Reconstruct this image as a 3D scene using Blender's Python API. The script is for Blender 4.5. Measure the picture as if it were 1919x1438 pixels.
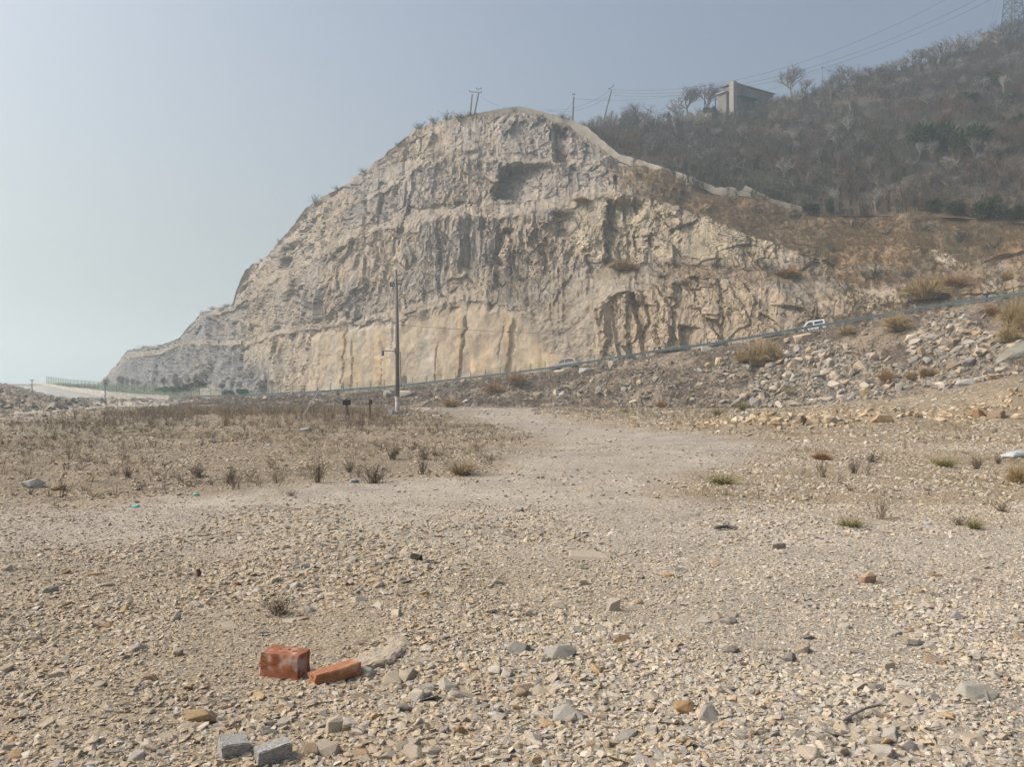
import bpy, bmesh, math, random
import numpy as np
from mathutils import Vector, Matrix, Euler

R = math.radians
random.seed(7)
rng = np.random.default_rng(7)
sc = bpy.context.scene
for o in list(bpy.data.objects):
    bpy.data.objects.remove(o)

# ------------------------------------------------------------------ camera
F, CX, HY, CAMZ = 1706.0, 959.5, 727.0, 1.55      # focal length, centre column and horizon row of the photograph
cam = bpy.data.cameras.new('camera')
cam.lens = F / 1919 * 36
cam.sensor_width = 36
cam.shift_y = (HY - 719) / 1919
cam.clip_start, cam.clip_end = 0.1, 12000
camo = bpy.data.objects.new('camera', cam)
sc.collection.objects.link(camo)
camo.location = (0, 0, CAMZ)
camo.rotation_euler = (R(90), 0, 0)
sc.camera = camo

# ------------------------------------------------------------------ sky, sun, exposure
SUN_EL, SUN_AZ = 46, -92                          # azimuth from the view direction, clockwise
w = bpy.data.worlds.new('World')
sc.world = w
w.use_nodes = True
nt = w.node_tree
nt.nodes.clear()
sky = nt.nodes.new('ShaderNodeTexSky')
sky.sky_type = 'NISHITA'
sky.sun_disc = False
sky.sun_elevation = R(SUN_EL)
sky.sun_rotation = R(SUN_AZ)
sky.air_density, sky.dust_density, sky.ozone_density = 1.0, 8.0, 0.7
bg = nt.nodes.new('ShaderNodeBackground')
bg.inputs[1].default_value = 0.15
out = nt.nodes.new('ShaderNodeOutputWorld')
nt.links.new(sky.outputs[0], bg.inputs[0])
nt.links.new(bg.outputs[0], out.inputs[0])

sl = bpy.data.lights.new('sun', 'SUN')
sl.energy = 3.3
sl.angle = R(0.6)
sl.color = (1.0, 0.94, 0.87)
suno = bpy.data.objects.new('sun', sl)
sc.collection.objects.link(suno)
_sd = Vector((math.sin(R(SUN_AZ)) * math.cos(R(SUN_EL)), math.cos(R(SUN_AZ)) * math.cos(R(SUN_EL)), math.sin(R(SUN_EL))))
suno.rotation_euler = _sd.to_track_quat('Z', 'Y').to_euler()

sc.view_settings.view_transform = 'Standard'
sc.view_settings.look = 'None'
sc.view_settings.exposure = 0.10
sc.view_settings.gamma = 1.0
sc.cycles.use_denoising = True
sc.cycles.denoiser = 'OPENIMAGEDENOISE'
sc.cycles.denoising_prefilter = 'NONE'
sc.cycles.max_bounces = 6
sc.cycles.diffuse_bounces = 2
sc.cycles.volume_bounces = 2
sc.cycles.transparent_max_bounces = 8

# ------------------------------------------------------------------ the air
HAZE_DENSITY, HAZE_COLOR, HAZE_G = 0.00098, (0.745, 0.865, 0.925), 0.56

# ------------------------------------------------------------------ small helpers
def link(o):
    sc.collection.objects.link(o)
    return o

def tag(o, label=None, cat=None, group=None, kind=None):
    if label: o['label'] = label
    if cat: o['category'] = cat
    if group: o['group'] = group
    if kind: o['kind'] = kind
    return o

def thing(name, label, cat, loc=(0, 0, 0), rz=0.0, group=None):
    o = link(bpy.data.objects.new(name, None))
    o.empty_display_size = 0.2
    o.location = loc
    o.rotation_euler = (0, 0, rz)
    return tag(o, label, cat, group)

def P(px, py, Y):
    return np.array([(px - CX) / F * Y, Y, CAMZ + (HY - py) / F * Y])

def np_mesh(name, V, Fc, mat=None, smooth=False, col=None):
    V = np.asarray(V, np.float32); Fc = np.asarray(Fc, np.int32)
    me = bpy.data.meshes.new(name)
    n, k = Fc.shape
    me.vertices.add(len(V)); me.vertices.foreach_set('co', V.ravel())
    me.loops.add(n * k); me.loops.foreach_set('vertex_index', Fc.ravel())
    me.polygons.add(n)
    me.polygons.foreach_set('loop_start', np.arange(0, n * k, k, dtype=np.int32))
    me.polygons.foreach_set('loop_total', np.full(n, k, np.int32))
    me.polygons.foreach_set('use_smooth', np.full(n, smooth, bool))
    me.update(calc_edges=True)
    if col is not None:
        a = me.color_attributes.new('Col', 'FLOAT_COLOR', 'POINT')
        c = np.ones((len(V), 4), np.float32); c[:, :np.shape(col)[-1]] = col
        a.data.foreach_set('color', c.ravel())
    if mat: me.materials.append(mat)
    return me

class MB:
    """Collects simple shapes into one mesh."""
    def __init__(s): s.v = []; s.f = []
    def add(s, V, Fs):
        b = len(s.v); s.v += [tuple(map(float, q)) for q in V]; s.f += [tuple(b + i for i in f) for f in Fs]
        return s
    def box(s, c, d, rz=0.0, rx=0.0, ry=0.0):
        m = Euler((rx, ry, rz)).to_matrix(); c = Vector(c)
        V = [c + m @ Vector((x * d[0] / 2, y * d[1] / 2, z * d[2] / 2)) for z in (-1, 1) for y in (-1, 1) for x in (-1, 1)]
        return s.add(V, [(0, 2, 3, 1), (4, 5, 7, 6), (0, 1, 5, 4), (2, 6, 7, 3), (0, 4, 6, 2), (1, 3, 7, 5)])
    def tube(s, pts, r, n=8, cap=True):
        pts = [Vector(p) for p in pts]
        if not hasattr(r, '__len__'): r = [r] * len(pts)
        V = []; Fs = []; pr = None
        for i, p in enumerate(pts):
            d = (pts[min(i + 1, len(pts) - 1)] - pts[max(i - 1, 0)])
            d = d.normalized() if d.length > 1e-9 else Vector((0, 0, 1))
            a = Vector((0, 0, 1)) if abs(d.z) < .9 else Vector((1, 0, 0))
            if pr is not None: a = pr
            u = (a - d * a.dot(d)).normalized(); vv = d.cross(u); pr = u
            V += [p + (u * math.cos(t) + vv * math.sin(t)) * r[i] for t in (2 * math.pi * k / n for k in range(n))]
        for i in range(len(pts) - 1):
            for k in range(n):
                Fs.append((i * n + k, i * n + (k + 1) % n, (i + 1) * n + (k + 1) % n, (i + 1) * n + k))
        if cap:
            Fs.append(tuple(range(n))[::-1]); Fs.append(tuple((len(pts) - 1) * n + k for k in range(n)))
        return s.add(V, Fs)
    def shift(s, d):
        s.v = [(a + d[0], b + d[1], c + d[2]) for a, b, c in s.v]; return s
    def mesh(s, name, mat, smooth=False):
        me = bpy.data.meshes.new(name); me.from_pydata(s.v, [], s.f); me.update()
        if mat: me.materials.append(mat)
        if smooth:
            for p in me.polygons: p.use_smooth = True
        return me
    def build(s, name, mat, parent=None, smooth=False):
        o = link(bpy.data.objects.new(name, s.mesh(name, mat, smooth)))
        if parent is not None: o.parent = parent
        return o

def copy_tree(o, parent=None):
    c = o.copy(); link(c)
    if parent is not None: c.parent = parent
    for ch in list(o.children): copy_tree(ch, c)
    return c

# ------------------------------------------------------------------ noise (numpy)
def _u32(a): return (np.asarray(a).astype(np.int64) & 0xffffffff).astype(np.uint32)
def _hash(ix, iy, iz, seed):
    h = _u32(ix) * np.uint32(374761393) + _u32(iy) * np.uint32(668265263) + _u32(iz) * np.uint32(2246822519) + np.uint32(seed * 3266489917 & 0xffffffff)
    h = (h ^ (h >> np.uint32(15))) * np.uint32(2246822519)
    h = (h ^ (h >> np.uint32(13))) * np.uint32(3266489917)
    return ((h ^ (h >> np.uint32(16))) & np.uint32(0xffffff)).astype(np.float32) / 16777215.0
def vnoise(x, y, z=0.0, seed=1):
    x, y, z = np.broadcast_arrays(np.asarray(x, np.float64), np.asarray(y, np.float64), np.asarray(z, np.float64))
    i, j, k = np.floor(x), np.floor(y), np.floor(z)
    a, b, c = x - i, y - j, z - k
    a, b, c = (t * t * t * (t * (t * 6 - 15) + 10) for t in (a, b, c))
    res = 0
    for di in (0, 1):
        for dj in (0, 1):
            for dk in (0, 1):
                res = res + _hash(i + di, j + dj, k + dk, seed) * (a if di else 1 - a) * (b if dj else 1 - b) * (c if dk else 1 - c)
    return res
def fbm(x, y, z=0.0, oct=4, seed=1, gain=0.5):
    s = 0; amp = 1; tot = 0
    for o in range(oct):
        s = s + vnoise(x * 2 ** o, y * 2 ** o, np.asarray(z) * 2 ** o, seed + o * 13) * amp; tot += amp; amp *= gain
    return s / tot
def worley(u, v, seed=1):
    i, j = np.floor(u), np.floor(v)
    f1 = np.full(u.shape, 9.0); f2 = np.full(u.shape, 9.0); rid = np.zeros(u.shape)
    for di in (-1, 0, 1):
        for dj in (-1, 0, 1):
            cx = i + di + .15 + .7 * _hash(i + di, j + dj, 0 * i, seed); cy = j + dj + .15 + .7 * _hash(i + di, j + dj, 0 * i + 5, seed)
            d = np.abs(u - cx) + .6 * np.abs(v - cy) + .5 * np.hypot(u - cx, v - cy)
            r = _hash(i + di, j + dj, 0 * i + 9, seed)
            nw = d < f1
            f2 = np.where(nw, f1, np.minimum(f2, d)); rid = np.where(nw, r, rid); f1 = np.where(nw, d, f1)
    return f1, f2, rid
def facet(u, v, seed=1):
    i, j = np.floor(u), np.floor(v); f1 = np.full(u.shape, 9.0); val = np.zeros(u.shape)
    for di in (-1, 0, 1):
        for dj in (-1, 0, 1):
            z0 = 0 * i
            cx = i + di + _hash(i + di, j + dj, z0, seed); cy = j + dj + _hash(i + di, j + dj, z0 + 5, seed)
            d = np.hypot(u - cx, v - cy); nw = d < f1
            pl = (_hash(i + di, j + dj, z0 + 7, seed) - .5) * 2.2 * (u - cx) + (_hash(i + di, j + dj, z0 + 8, seed) - .5) * 1.6 * (v - cy) + (_hash(i + di, j + dj, z0 + 9, seed) - .5) * .7
            val = np.where(nw, pl, val); f1 = np.where(nw, d, f1)
    return val
def sstep(x, a, b):
    t = np.clip((np.asarray(x, float) - a) / (b - a), 0, 1)
    return t * t * (3 - 2 * t)
def tab(t, px, j=1):
    t = np.array(t, float); return np.interp(px, t[:, 0], t[:, j])
def inpoly(x, y, poly):
    x = np.asarray(x, float); y = np.asarray(y, float); r = np.zeros(x.shape, bool); n = len(poly)
    for i in range(n):
        (x1, y1), (x2, y2) = poly[i], poly[(i + 1) % n]
        if y1 == y2: continue
        r ^= ((y1 > y) != (y2 > y)) & (x < (x2 - x1) * (y - y1) / (y2 - y1) + x1)
    return r

# ------------------------------------------------------------------ materials
def M(name, col=(.5, .5, .5), rough=.9, var=.2, scale=4.0, bump=0.0, bscale=30.0, attr=None, objcol=False, metallic=0.0, detail=4.0, tint=None, dist=.02, stretch=None, spec=.3, pebble=None, rnd=0.0, cracks=()):
    m = bpy.data.materials.new(name); m.use_nodes = True
    n = m.node_tree.nodes; L = m.node_tree.links
    b = n['Principled BSDF']
    b.inputs['Roughness'].default_value = rough; b.inputs['Metallic'].default_value = metallic
    b.inputs['Specular IOR Level'].default_value = spec
    tc = n.new('ShaderNodeTexCoord')
    vec = tc.outputs['Object']
    if stretch:
        mp = n.new('ShaderNodeMapping'); mp.inputs['Scale'].default_value = stretch; L.new(vec, mp.inputs[0]); vec = mp.outputs[0]
    if attr:
        a = n.new('ShaderNodeAttribute'); a.attribute_name = attr; src = a.outputs['Color']
    elif objcol:
        a = n.new('ShaderNodeObjectInfo'); src = a.outputs['Color']
    else:
        a = n.new('ShaderNodeRGB'); a.outputs[0].default_value = (*col, 1); src = a.outputs[0]
    nz = n.new('ShaderNodeTexNoise'); nz.inputs['Scale'].default_value = scale; nz.inputs['Detail'].default_value = detail; nz.inputs['Roughness'].default_value = .65
    L.new(vec, nz.inputs['Vector'])
    mr = n.new('ShaderNodeMapRange'); mr.inputs[1].default_value = .28; mr.inputs[2].default_value = .72
    mr.inputs[3].default_value = 1 - var; mr.inputs[4].default_value = 1 + var
    L.new(nz.outputs['Fac'], mr.inputs[0])
    mul = n.new('ShaderNodeVectorMath'); mul.operation = 'SCALE'
    L.new(src, mul.inputs[0]); L.new(mr.outputs[0], mul.inputs['Scale'])
    res = mul.outputs[0]
    if rnd:
        oi = n.new('ShaderNodeObjectInfo'); m2 = n.new('ShaderNodeMapRange'); m2.inputs[3].default_value = 1 - rnd; m2.inputs[4].default_value = 1 + rnd
        L.new(oi.outputs['Random'], m2.inputs[0]); s2 = n.new('ShaderNodeVectorMath'); s2.operation = 'SCALE'
        L.new(res, s2.inputs[0]); L.new(m2.outputs[0], s2.inputs['Scale']); res = s2.outputs[0]
    if tint:
        n2 = n.new('ShaderNodeTexNoise'); n2.inputs['Scale'].default_value = tint[1]; n2.inputs['Detail'].default_value = 5; L.new(vec, n2.inputs['Vector'])
        r2 = n.new('ShaderNodeMapRange'); r2.inputs[1].default_value = tint[2]; r2.inputs[2].default_value = tint[2] + .12; r2.inputs[4].default_value = tint[3]
        L.new(n2.outputs['Fac'], r2.inputs[0])
        mx = n.new('ShaderNodeMix'); mx.data_type = 'RGBA'; L.new(r2.outputs[0], mx.inputs[0]); L.new(res, mx.inputs[6]); mx.inputs[7].default_value = (*tint[0], 1)
        res = mx.outputs[2]
    hgt = None
    if pebble:                                     # fine stones too small to model: cell colour and relief
        vo = n.new('ShaderNodeTexVoronoi'); vo.inputs['Scale'].default_value = pebble[0]; L.new(vec, vo.inputs['Vector'])
        sh = n.new('ShaderNodeSeparateColor'); L.new(vo.outputs['Color'], sh.inputs[0])
        m3 = n.new('ShaderNodeMapRange'); m3.inputs[3].default_value = 1 - pebble[1]; m3.inputs[4].default_value = 1 + pebble[1]; L.new(sh.outputs[0], m3.inputs[0])
        s3 = n.new('ShaderNodeVectorMath'); s3.operation = 'SCALE'; L.new(res, s3.inputs[0]); L.new(m3.outputs[0], s3.inputs['Scale']); res = s3.outputs[0]
        m4 = n.new('ShaderNodeMath'); m4.operation = 'MULTIPLY_ADD'; m4.inputs[1].default_value = -1.0; L.new(vo.outputs['Distance'], m4.inputs[0]); L.new(sh.outputs[1], m4.inputs[2])
        hgt = m4.outputs[0]
    for (cs, cw, cd) in cracks:                    # dark joint lines in broken rock, drawn into colour and relief
        wn = n.new('ShaderNodeTexNoise'); wn.inputs['Scale'].default_value = cs * 1.3; wn.inputs['Detail'].default_value = 4; L.new(vec, wn.inputs['Vector'])
        ws = n.new('ShaderNodeVectorMath'); ws.operation = 'MULTIPLY_ADD'; ws.inputs[1].default_value = (.9 / cs,) * 3; L.new(wn.outputs['Color'], ws.inputs[0]); L.new(vec, ws.inputs[2])
        ve = n.new('ShaderNodeTexVoronoi'); ve.feature = 'DISTANCE_TO_EDGE'; ve.inputs['Scale'].default_value = cs; L.new(ws.outputs[0], ve.inputs['Vector'])
        me_ = n.new('ShaderNodeMapRange'); me_.inputs[2].default_value = cw; me_.inputs[3].default_value = cd; me_.inputs[4].default_value = 1.0; L.new(ve.outputs['Distance'], me_.inputs[0])
        if attr: L.new(a.outputs['Alpha'], (lp := n.new('ShaderNodeMix')).inputs[0]); lp.inputs[2].default_value = 1.0; L.new(me_.outputs[0], lp.inputs[3]); me_ = lp
        se = n.new('ShaderNodeVectorMath'); se.operation = 'SCALE'; L.new(res, se.inputs[0]); L.new(me_.outputs[0], se.inputs['Scale']); res = se.outputs[0]
        if hgt is None: hgt = me_.outputs[0]
        else:
            ah = n.new('ShaderNodeMath'); ah.operation = 'ADD'; L.new(hgt, ah.inputs[0]); L.new(me_.outputs[0], ah.inputs[1]); hgt = ah.outputs[0]
    L.new(res, b.inputs['Base Color'])
    if bump:
        nb = n.new('ShaderNodeTexNoise'); nb.inputs['Scale'].default_value = bscale; nb.inputs['Detail'].default_value = 6; nb.inputs['Roughness'].default_value = .7; L.new(vec, nb.inputs['Vector'])
        h = nb.outputs['Fac']
        if hgt is not None:
            ad = n.new('ShaderNodeMath'); ad.operation = 'ADD'; L.new(h, ad.inputs[0]); L.new(hgt, ad.inputs[1]); h = ad.outputs[0]
        bp = n.new('ShaderNodeBump'); bp.inputs['Strength'].default_value = bump; bp.inputs['Distance'].default_value = dist
        L.new(h, bp.inputs['Height']); L.new(bp.outputs[0], b.inputs['Normal'])
    return m

m_ground = M('gravel ground', attr='Col', var=.16, scale=1.2, bump=.9, bscale=60, dist=.012, pebble=(26, .22), detail=8)
m_slope = M('embankment dirt', attr='Col', var=.3, scale=1.2, bump=.9, bscale=2.5, dist=.25, detail=8, pebble=(2.6, .25))
m_road = M('pale asphalt', attr='Col', var=.08, scale=.6, bump=.2, bscale=20)
m_cliff = M('quarried rock', attr='Col', var=.24, scale=.6, bump=.65, bscale=1.8, dist=.35, detail=9, stretch=(1, 1, .4), tint=((.40, .30, .20), .09, .58, .3), cracks=((.3, .05, .66), (.95, .07, .76)))
m_hill = M('hillside soil', attr='Col', var=.3, scale=.3, bump=.6, bscale=.8, dist=.5)
m_stone = M('loose stone', objcol=True, var=.14, scale=9, bump=.5, bscale=24, dist=.012, rnd=.0, detail=7)
m_boulder = M('boulder', objcol=True, var=.18, scale=2.2, bump=.6, bscale=5, dist=.06, detail=7)
m_gravel = M('gravel pieces', attr='Col', var=.1, scale=30)
m_rubble = M('rubble pieces', attr='Col', var=.15, scale=3)
m_dry = M('dry stems', attr='Col', var=.15, scale=3, rough=.8)
m_concrete = M('concrete', (.36, .35, .33), var=.15, scale=6, bump=.3, bscale=60, dist=.004)
m_polecon = M('pole concrete', (.17, .17, .165), var=.12, scale=2, bump=.1)
m_steel = M('galvanised steel', (.14, .175, .20), rough=.45, var=.08, scale=1, metallic=.2)
m_palesteel = M('pale guardrail', (.45, .46, .46), rough=.5, var=.08)
m_dark = M('dark metal', (.03, .03, .032), rough=.5, var=.1)
m_rust = M('rusty post', (.09, .045, .035), var=.3, scale=6)
m_white = M('white paint', (.60, .61, .62), rough=.35, var=.04, spec=.5)
m_glass = M('dark glass', (.035, .045, .055), rough=.08, var=.02, spec=.6)
m_tyre = M('rubber', (.02, .02, .02), rough=.8)
m_green = M('green paint', (.035, .13, .085), rough=.5, var=.08)
m_bark = M('grey bark', (.21, .19, .175), var=.3, scale=3)
m_wire = M('cable', (.10, .11, .12), rough=.6)
m_wood = M('weathered wood', (.13, .12, .115), var=.2, scale=3)

# ------------------------------------------------------------------ the terrain: fans of profiles from the plain to the hilltop
PX0, STEP = -520.0, 2.4
px = np.arange(PX0, 2440, STEP); NC = len(px)
pxj = px + (fbm(px / 26, 0 * px, 0, 3, 3) - .5) * 14            # ragged lookup so that bench edges are not straight

RAIL = [(-520, 721, 260), (0, 722, 245), (37, 728, 235), (70, 738, 215), (95, 745, 195), (120, 750, 185), (150, 752, 178), (207, 751, 175), (300, 754, 178), (345, 751, 188),
        (370, 748.7, 190), (480, 745.4, 183), (590, 740.2, 176), (745, 729.6, 168), (960, 705.2, 157), (1045, 694.3, 151.5), (1224, 665.8, 144), (1350, 649, 139.5),
        (1481, 626.5, 135), (1548, 615.5, 133), (1620, 603.7, 130.5), (1767, 579, 125), (1844, 568.4, 122), (1919, 557.8, 119), (2100, 533, 113), (2440, 480, 104)]   # road edge
TOE = [(-520, 60), (0, 75), (100, 90), (200, 150), (300, 165), (400, 160), (600, 145), (745, 135), (960, 125), (1250, 118), (1450, 114), (1700, 104), (1900, 92), (2440, 80)]
WALLB = [(-520, 724, 280), (60, 724, 262), (83, 722, 250), (130, 733, 225), (160, 738, 215), (200, 747, 205), (260, 752, 200), (320, 750, 196), (372, 746, 198)]
WALLH = [(-520, 0), (60, .3), (83, .5), (130, .8), (200, 1.5), (260, 1.4), (320, .8), (372, .3), (400, 0)]
CY = [(-520, 330), (200, 330), (300, 285), (450, 228), (600, 198), (745, 184), (960, 171), (1110, 162), (1300, 152), (1500, 145.5), (1900, 131), (2440, 116)]
OFK = [200, 335, 450, 600, 745, 960, 1110, 1300, 1500, 1700, 1900]
OFF = [[3, 4, 4, 3, 3, 3, 5, 7, 6, 5, 4], [6, 9, 10, 8, 9, 12, 16, 15, 14, 12, 9], [9, 14, 16, 16, 17, 19, 25, 23, 20, 20, 18], [12, 18, 20, 21, 24, 29, 35, 32, 30, 28, 26],
       [15, 22, 25, 27, 32, 37, 42, 38, 36, 34, 32], [17, 25, 28, 30, 36, 42, 46, 42, 40, 38, 36], [20, 30, 33, 38, 46, 57, 58, 46, 46, 43, 40]]
B1 = [(180, 722), (205, 708), (222, 690), (240, 672), (300, 664), (335, 645), (457, 647), (524, 628), (598, 613), (640, 605), (745, 597), (800, 580), (860, 562), (900, 563), (960, 575), (1010, 590), (1060, 600), (1110, 585), (1150, 550), (1200, 540), (1300, 520), (1400, 530), (1500, 560), (1600, 565), (1700, 560), (1800, 548), (1900, 535), (2440, 455)]
B2 = [(180, 721.5), (205, 706), (222, 684), (240, 662), (300, 655), (335, 640), (400, 636), (457, 638), (524, 616), (600, 602), (700, 588), (745, 578), (850, 550), (900, 535), (940, 520), (1050, 507), (1150, 502), (1350, 500), (1450, 510), (1550, 525), (1700, 535), (1800, 525), (1900, 515), (2440, 440)]
B3 = [(180, 721), (205, 705), (222, 682), (240, 659), (300, 650), (335, 637), (372, 598), (437, 580), (450, 570), (520, 520), (600, 480), (700, 430), (800, 415), (850, 407), (940, 407), (1010, 400), (1060, 388), (1100, 372), (1150, 362), (1200, 368), (1250, 380), (1300, 400), (1400, 440), (1500, 475), (1570, 490), (1650, 497), (1750, 507), (1900, 480), (2440, 410)]
B4 = [(180, 720.6), (205, 704.6), (222, 681.6), (240, 658.5), (300, 649.5), (335, 636), (372, 592), (437, 575), (450, 556), (520, 505), (600, 465), (700, 413), (800, 393), (850, 386), (940, 386), (1010, 379), (1100, 348), (1150, 345), (1200, 347), (1250, 358), (1300, 375), (1400, 412), (1500, 445), (1650, 462), (1750, 470), (1900, 450), (2440, 385)]
B5 = [(180, 720.3), (205, 704.3), (222, 681.3), (240, 658), (300, 649), (335, 635.3), (372, 590), (437, 572), (445, 553), (460, 525), (520, 478), (600, 420), (650, 390), (700, 362), (750, 328), (840, 297), (900, 300), (1000, 309), (1060, 303), (1120, 305), (1160, 322), (1200, 335), (1250, 347), (1300, 364), (1400, 397), (1500, 428), (1650, 445), (1900, 437), (2440, 365)]
B7 = [(180, 720), (200, 706), (222, 681), (240, 657), (300, 648), (335, 634), (350, 615), (372, 588), (437, 570), (445, 545), (460, 505), (467, 495), (495, 487), (520, 455), (575, 388), (605, 368), (650, 345), (690, 312), (720, 290), (775, 242), (830, 222), (870, 214), (930, 212), (968, 209), (1000, 215), (1050, 229), (1100, 250), (1125, 274), (1160, 302), (1250, 330), (1300, 347), (1340, 365), (1400, 368), (1450, 388), (1520, 403), (1600, 404), (1700, 404), (1800, 408), (1919, 418), (2440, 340)]
B8 = [(1080, 262), (1100, 252), (1150, 240), (1200, 233), (1270, 224), (1330, 217), (1375, 205), (1400, 197), (1450, 187), (1500, 178), (1560, 164), (1620, 147), (1700, 128), (1760, 110), (1840, 90), (1919, 68), (2440, -90)]
B8Y = [(1080, 270), (1200, 285), (1300, 297), (1500, 312), (1900, 335), (2440, 350)]

def zg(x, y):
    p = x * F / np.maximum(y, 1) + CX
    z = -0.0111 * np.maximum(0, y - 20)
    z = z + sstep(p, 1400, 1700) * sstep(y, 55, 105) * 1.3 + sstep(p, 1650, 1950) * sstep(y, 50, 92) * 2.6
    z = z + (fbm(x / 3.5, y / 3.5, 0, 3, 21) - .5) * .16 * sstep(y, 2, 8) + (fbm(x / .7, y / .7, 0, 3, 22) - .5) * .055
    for (mx, my, r, h) in MOUNDS:
        d = np.hypot(x - mx, y - my) / r
        z = z + h * np.exp(-d * d * 1.6) * (.7 + .6 * fbm(x / .8, y / .8, 0, 3, 23))
    return z
def flat(pxv, pyv):                                               # where a photo point meets the plain
    y = 20.0
    for _ in range(30): y = (CAMZ + .0111 * max(0, y - 20)) * F / (pyv - HY)
    return (pxv - CX) / F * y, y
MOUNDS = []
for a, b, r, h in ((1475, 795, 3.2, .55), (1560, 790, 3, .5), (1655, 792, 3.4, .6), (1730, 788, 3, .45), (1850, 785, 4, .8), (1930, 780, 4, .9), (440, 792, 6, .35), (620, 790, 5, .3),
                   (1400, 800, 3, .3), (700, 1225, .5, .03), (1330, 1250, 1.0, .08), (250, 1300, .8, .06), (1700, 1330, .8, .06), (60, 900, 2.5, .2)):
    MOUNDS.append((*flat(a, b), r, h))

rows_Y = []; rows_Z = []; seg = {}
def emit(name, Ya, Za, Yb, Zb, n, ease=None, last=False):
    t = np.linspace(0, 1, n, endpoint=last)[:, None]
    i = sum(len(a) for a in rows_Y)
    rows_Y.append(Ya + (Yb - Ya) * t); rows_Z.append(Za + (Zb - Za) * (ease(t) if ease else t))
    seg[name] = (i, i + n)
def zpy(py, Y): return CAMZ + (HY - py) / F * Y

toeY = tab(TOE, px)
invs = np.linspace(1 / 2.3, 0, 421)[:-1][:, None]
near, far_ = 1 / 2.3, 1 / toeY[None, :]
tt = np.linspace(0, 1, 420, endpoint=False)[:, None]
Yg = 1 / (near + (far_ - near) * tt)
rows_Y.append(Yg); rows_Z.append(zg((px - CX)[None, :] / F * Yg, Yg)); seg['ground'] = (0, 420)
toeZ = zg((px - CX) / F * toeY, toeY)
railY = tab(RAIL, px, 2); railZ = zpy(tab(RAIL, px), railY)
shY = railY - 1.2
emit('bank', toeY, toeZ, shY, railZ - .05, 76, lambda t: t ** 1.12)
emit('shoulder', shY, railZ - .05, railY, railZ, 2)
CYv = tab(CY, px)
wf = sstep(px, 372, 400)
wY = np.where(px < 372, tab(WALLB, px, 2), 0); wZ = np.where(px < 372, zpy(tab(WALLB, px), np.maximum(wY, 1)), 0)
farY = railY + 9.0; farZ = railZ + .05
wY = np.where(px < 372, np.maximum(wY, railY + 2), farY); wZ = np.where(px < 372, wZ, farZ)
blend = sstep(px, 372, 420); kk = np.argmin(np.abs(px - 371))
wY = np.where(px >= 372, (wY[kk] - farY[kk] + farY) * (1 - blend) + farY * blend, wY); wZ = np.where(px >= 372, (wZ[kk] - farZ[kk] + farZ) * (1 - blend) + farZ * blend, wZ)
emit('road', railY, railZ, wY, wZ, 6)
wh = tab(WALLH, px)
emit('step', wY, wZ, wY + .25, wZ + wh, 2)
cz = np.where(px < 330, 2.4, 0) + np.where(px >= 330, 2.4 + (wZ + .3 - 2.4) * sstep(px, 330, 470), 0)
CYv = np.maximum(CYv, wY + 2.5)
emit('verge', wY + .25, wZ + wh, CYv, cz, 14)
prevY, prevZ = CYv, cz
counts = [74, 30, 76, 28, 50, 12, 62]
BL = [B1, B2, B3, B4, B5, None, B7]
b7py = tab(B7, pxj)
for i in range(7):
    Yb = CYv + np.interp(px, OFK, OFF[i])
    if i == 5: pyb = tab(B5, pxj) * .88 + b7py * .12
    elif i == 6: pyb = b7py
    else: pyb = tab(BL[i], pxj)
    jit = (fbm(px / (9 if i < 6 else 6), 0 * px + i, 0, 3, 40 + i) - .5) * (9 if i < 6 else 7) * sstep(px, 240, 480) * (1 - (.85 if i > 2 else .6) * sstep(px, 1200, 1450))
    pyb = np.maximum(pyb + jit, b7py + (6 - i) * .35)
    Zb = np.maximum(zpy(pyb, Yb), prevZ + .02)
    emit('c%d' % (i + 1), prevY, prevZ, Yb, Zb, counts[i])
    prevY, prevZ = Yb, Zb
ridgeY, ridgeZ = prevY.copy(), prevZ.copy()
hw = sstep(px, 1040, 1100)
y8 = (prevY + 34) * (1 - hw) + tab(B8Y, px) * hw
z8 = (prevZ - 1.5 - 5 * sstep(px, 1000, 700)) * (1 - hw) + zpy(tab(B8, px), tab(B8Y, px)) * hw
kern = np.hanning(81); kern /= kern.sum()
smo = lambda q: np.convolve(np.pad(q, 40, mode='edge'), kern, 'valid')
sY = smo(prevY) + (y8 - prevY) * .06; sZ = np.minimum(smo(prevZ) + (z8 - prevZ) * .06, prevZ + np.maximum((sY - prevY), .5) * .9)
sZ = np.where(px < 1040, prevZ - .1, smo(sZ)); sY = np.maximum(smo(sY), prevY + .6)
emit('ridge', prevY, prevZ, sY, sZ, 8)
emit('hill', sY, sZ, y8, z8, 90)
emit('back', y8, z8, y8 + 70, np.maximum(z8 - 30, -2), 10, last=True)
GY = np.concatenate(rows_Y, 0); GZ = np.concatenate(rows_Z, 0); NR = GY.shape[0]
GX = (px - CX)[None, :] / F * GY
G = np.stack([GX, GY, GZ], -1)
PXg = np.broadcast_to(px[None, :], GY.shape)
PYg = HY - (GZ - CAMZ) / GY * F

def normals(G):
    du = np.gradient(G, axis=1); dv = np.gradient(G, axis=0)
    n = np.cross(du, dv); l = np.linalg.norm(n, axis=-1, keepdims=True)
    return n / np.maximum(l, 1e-9)

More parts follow.
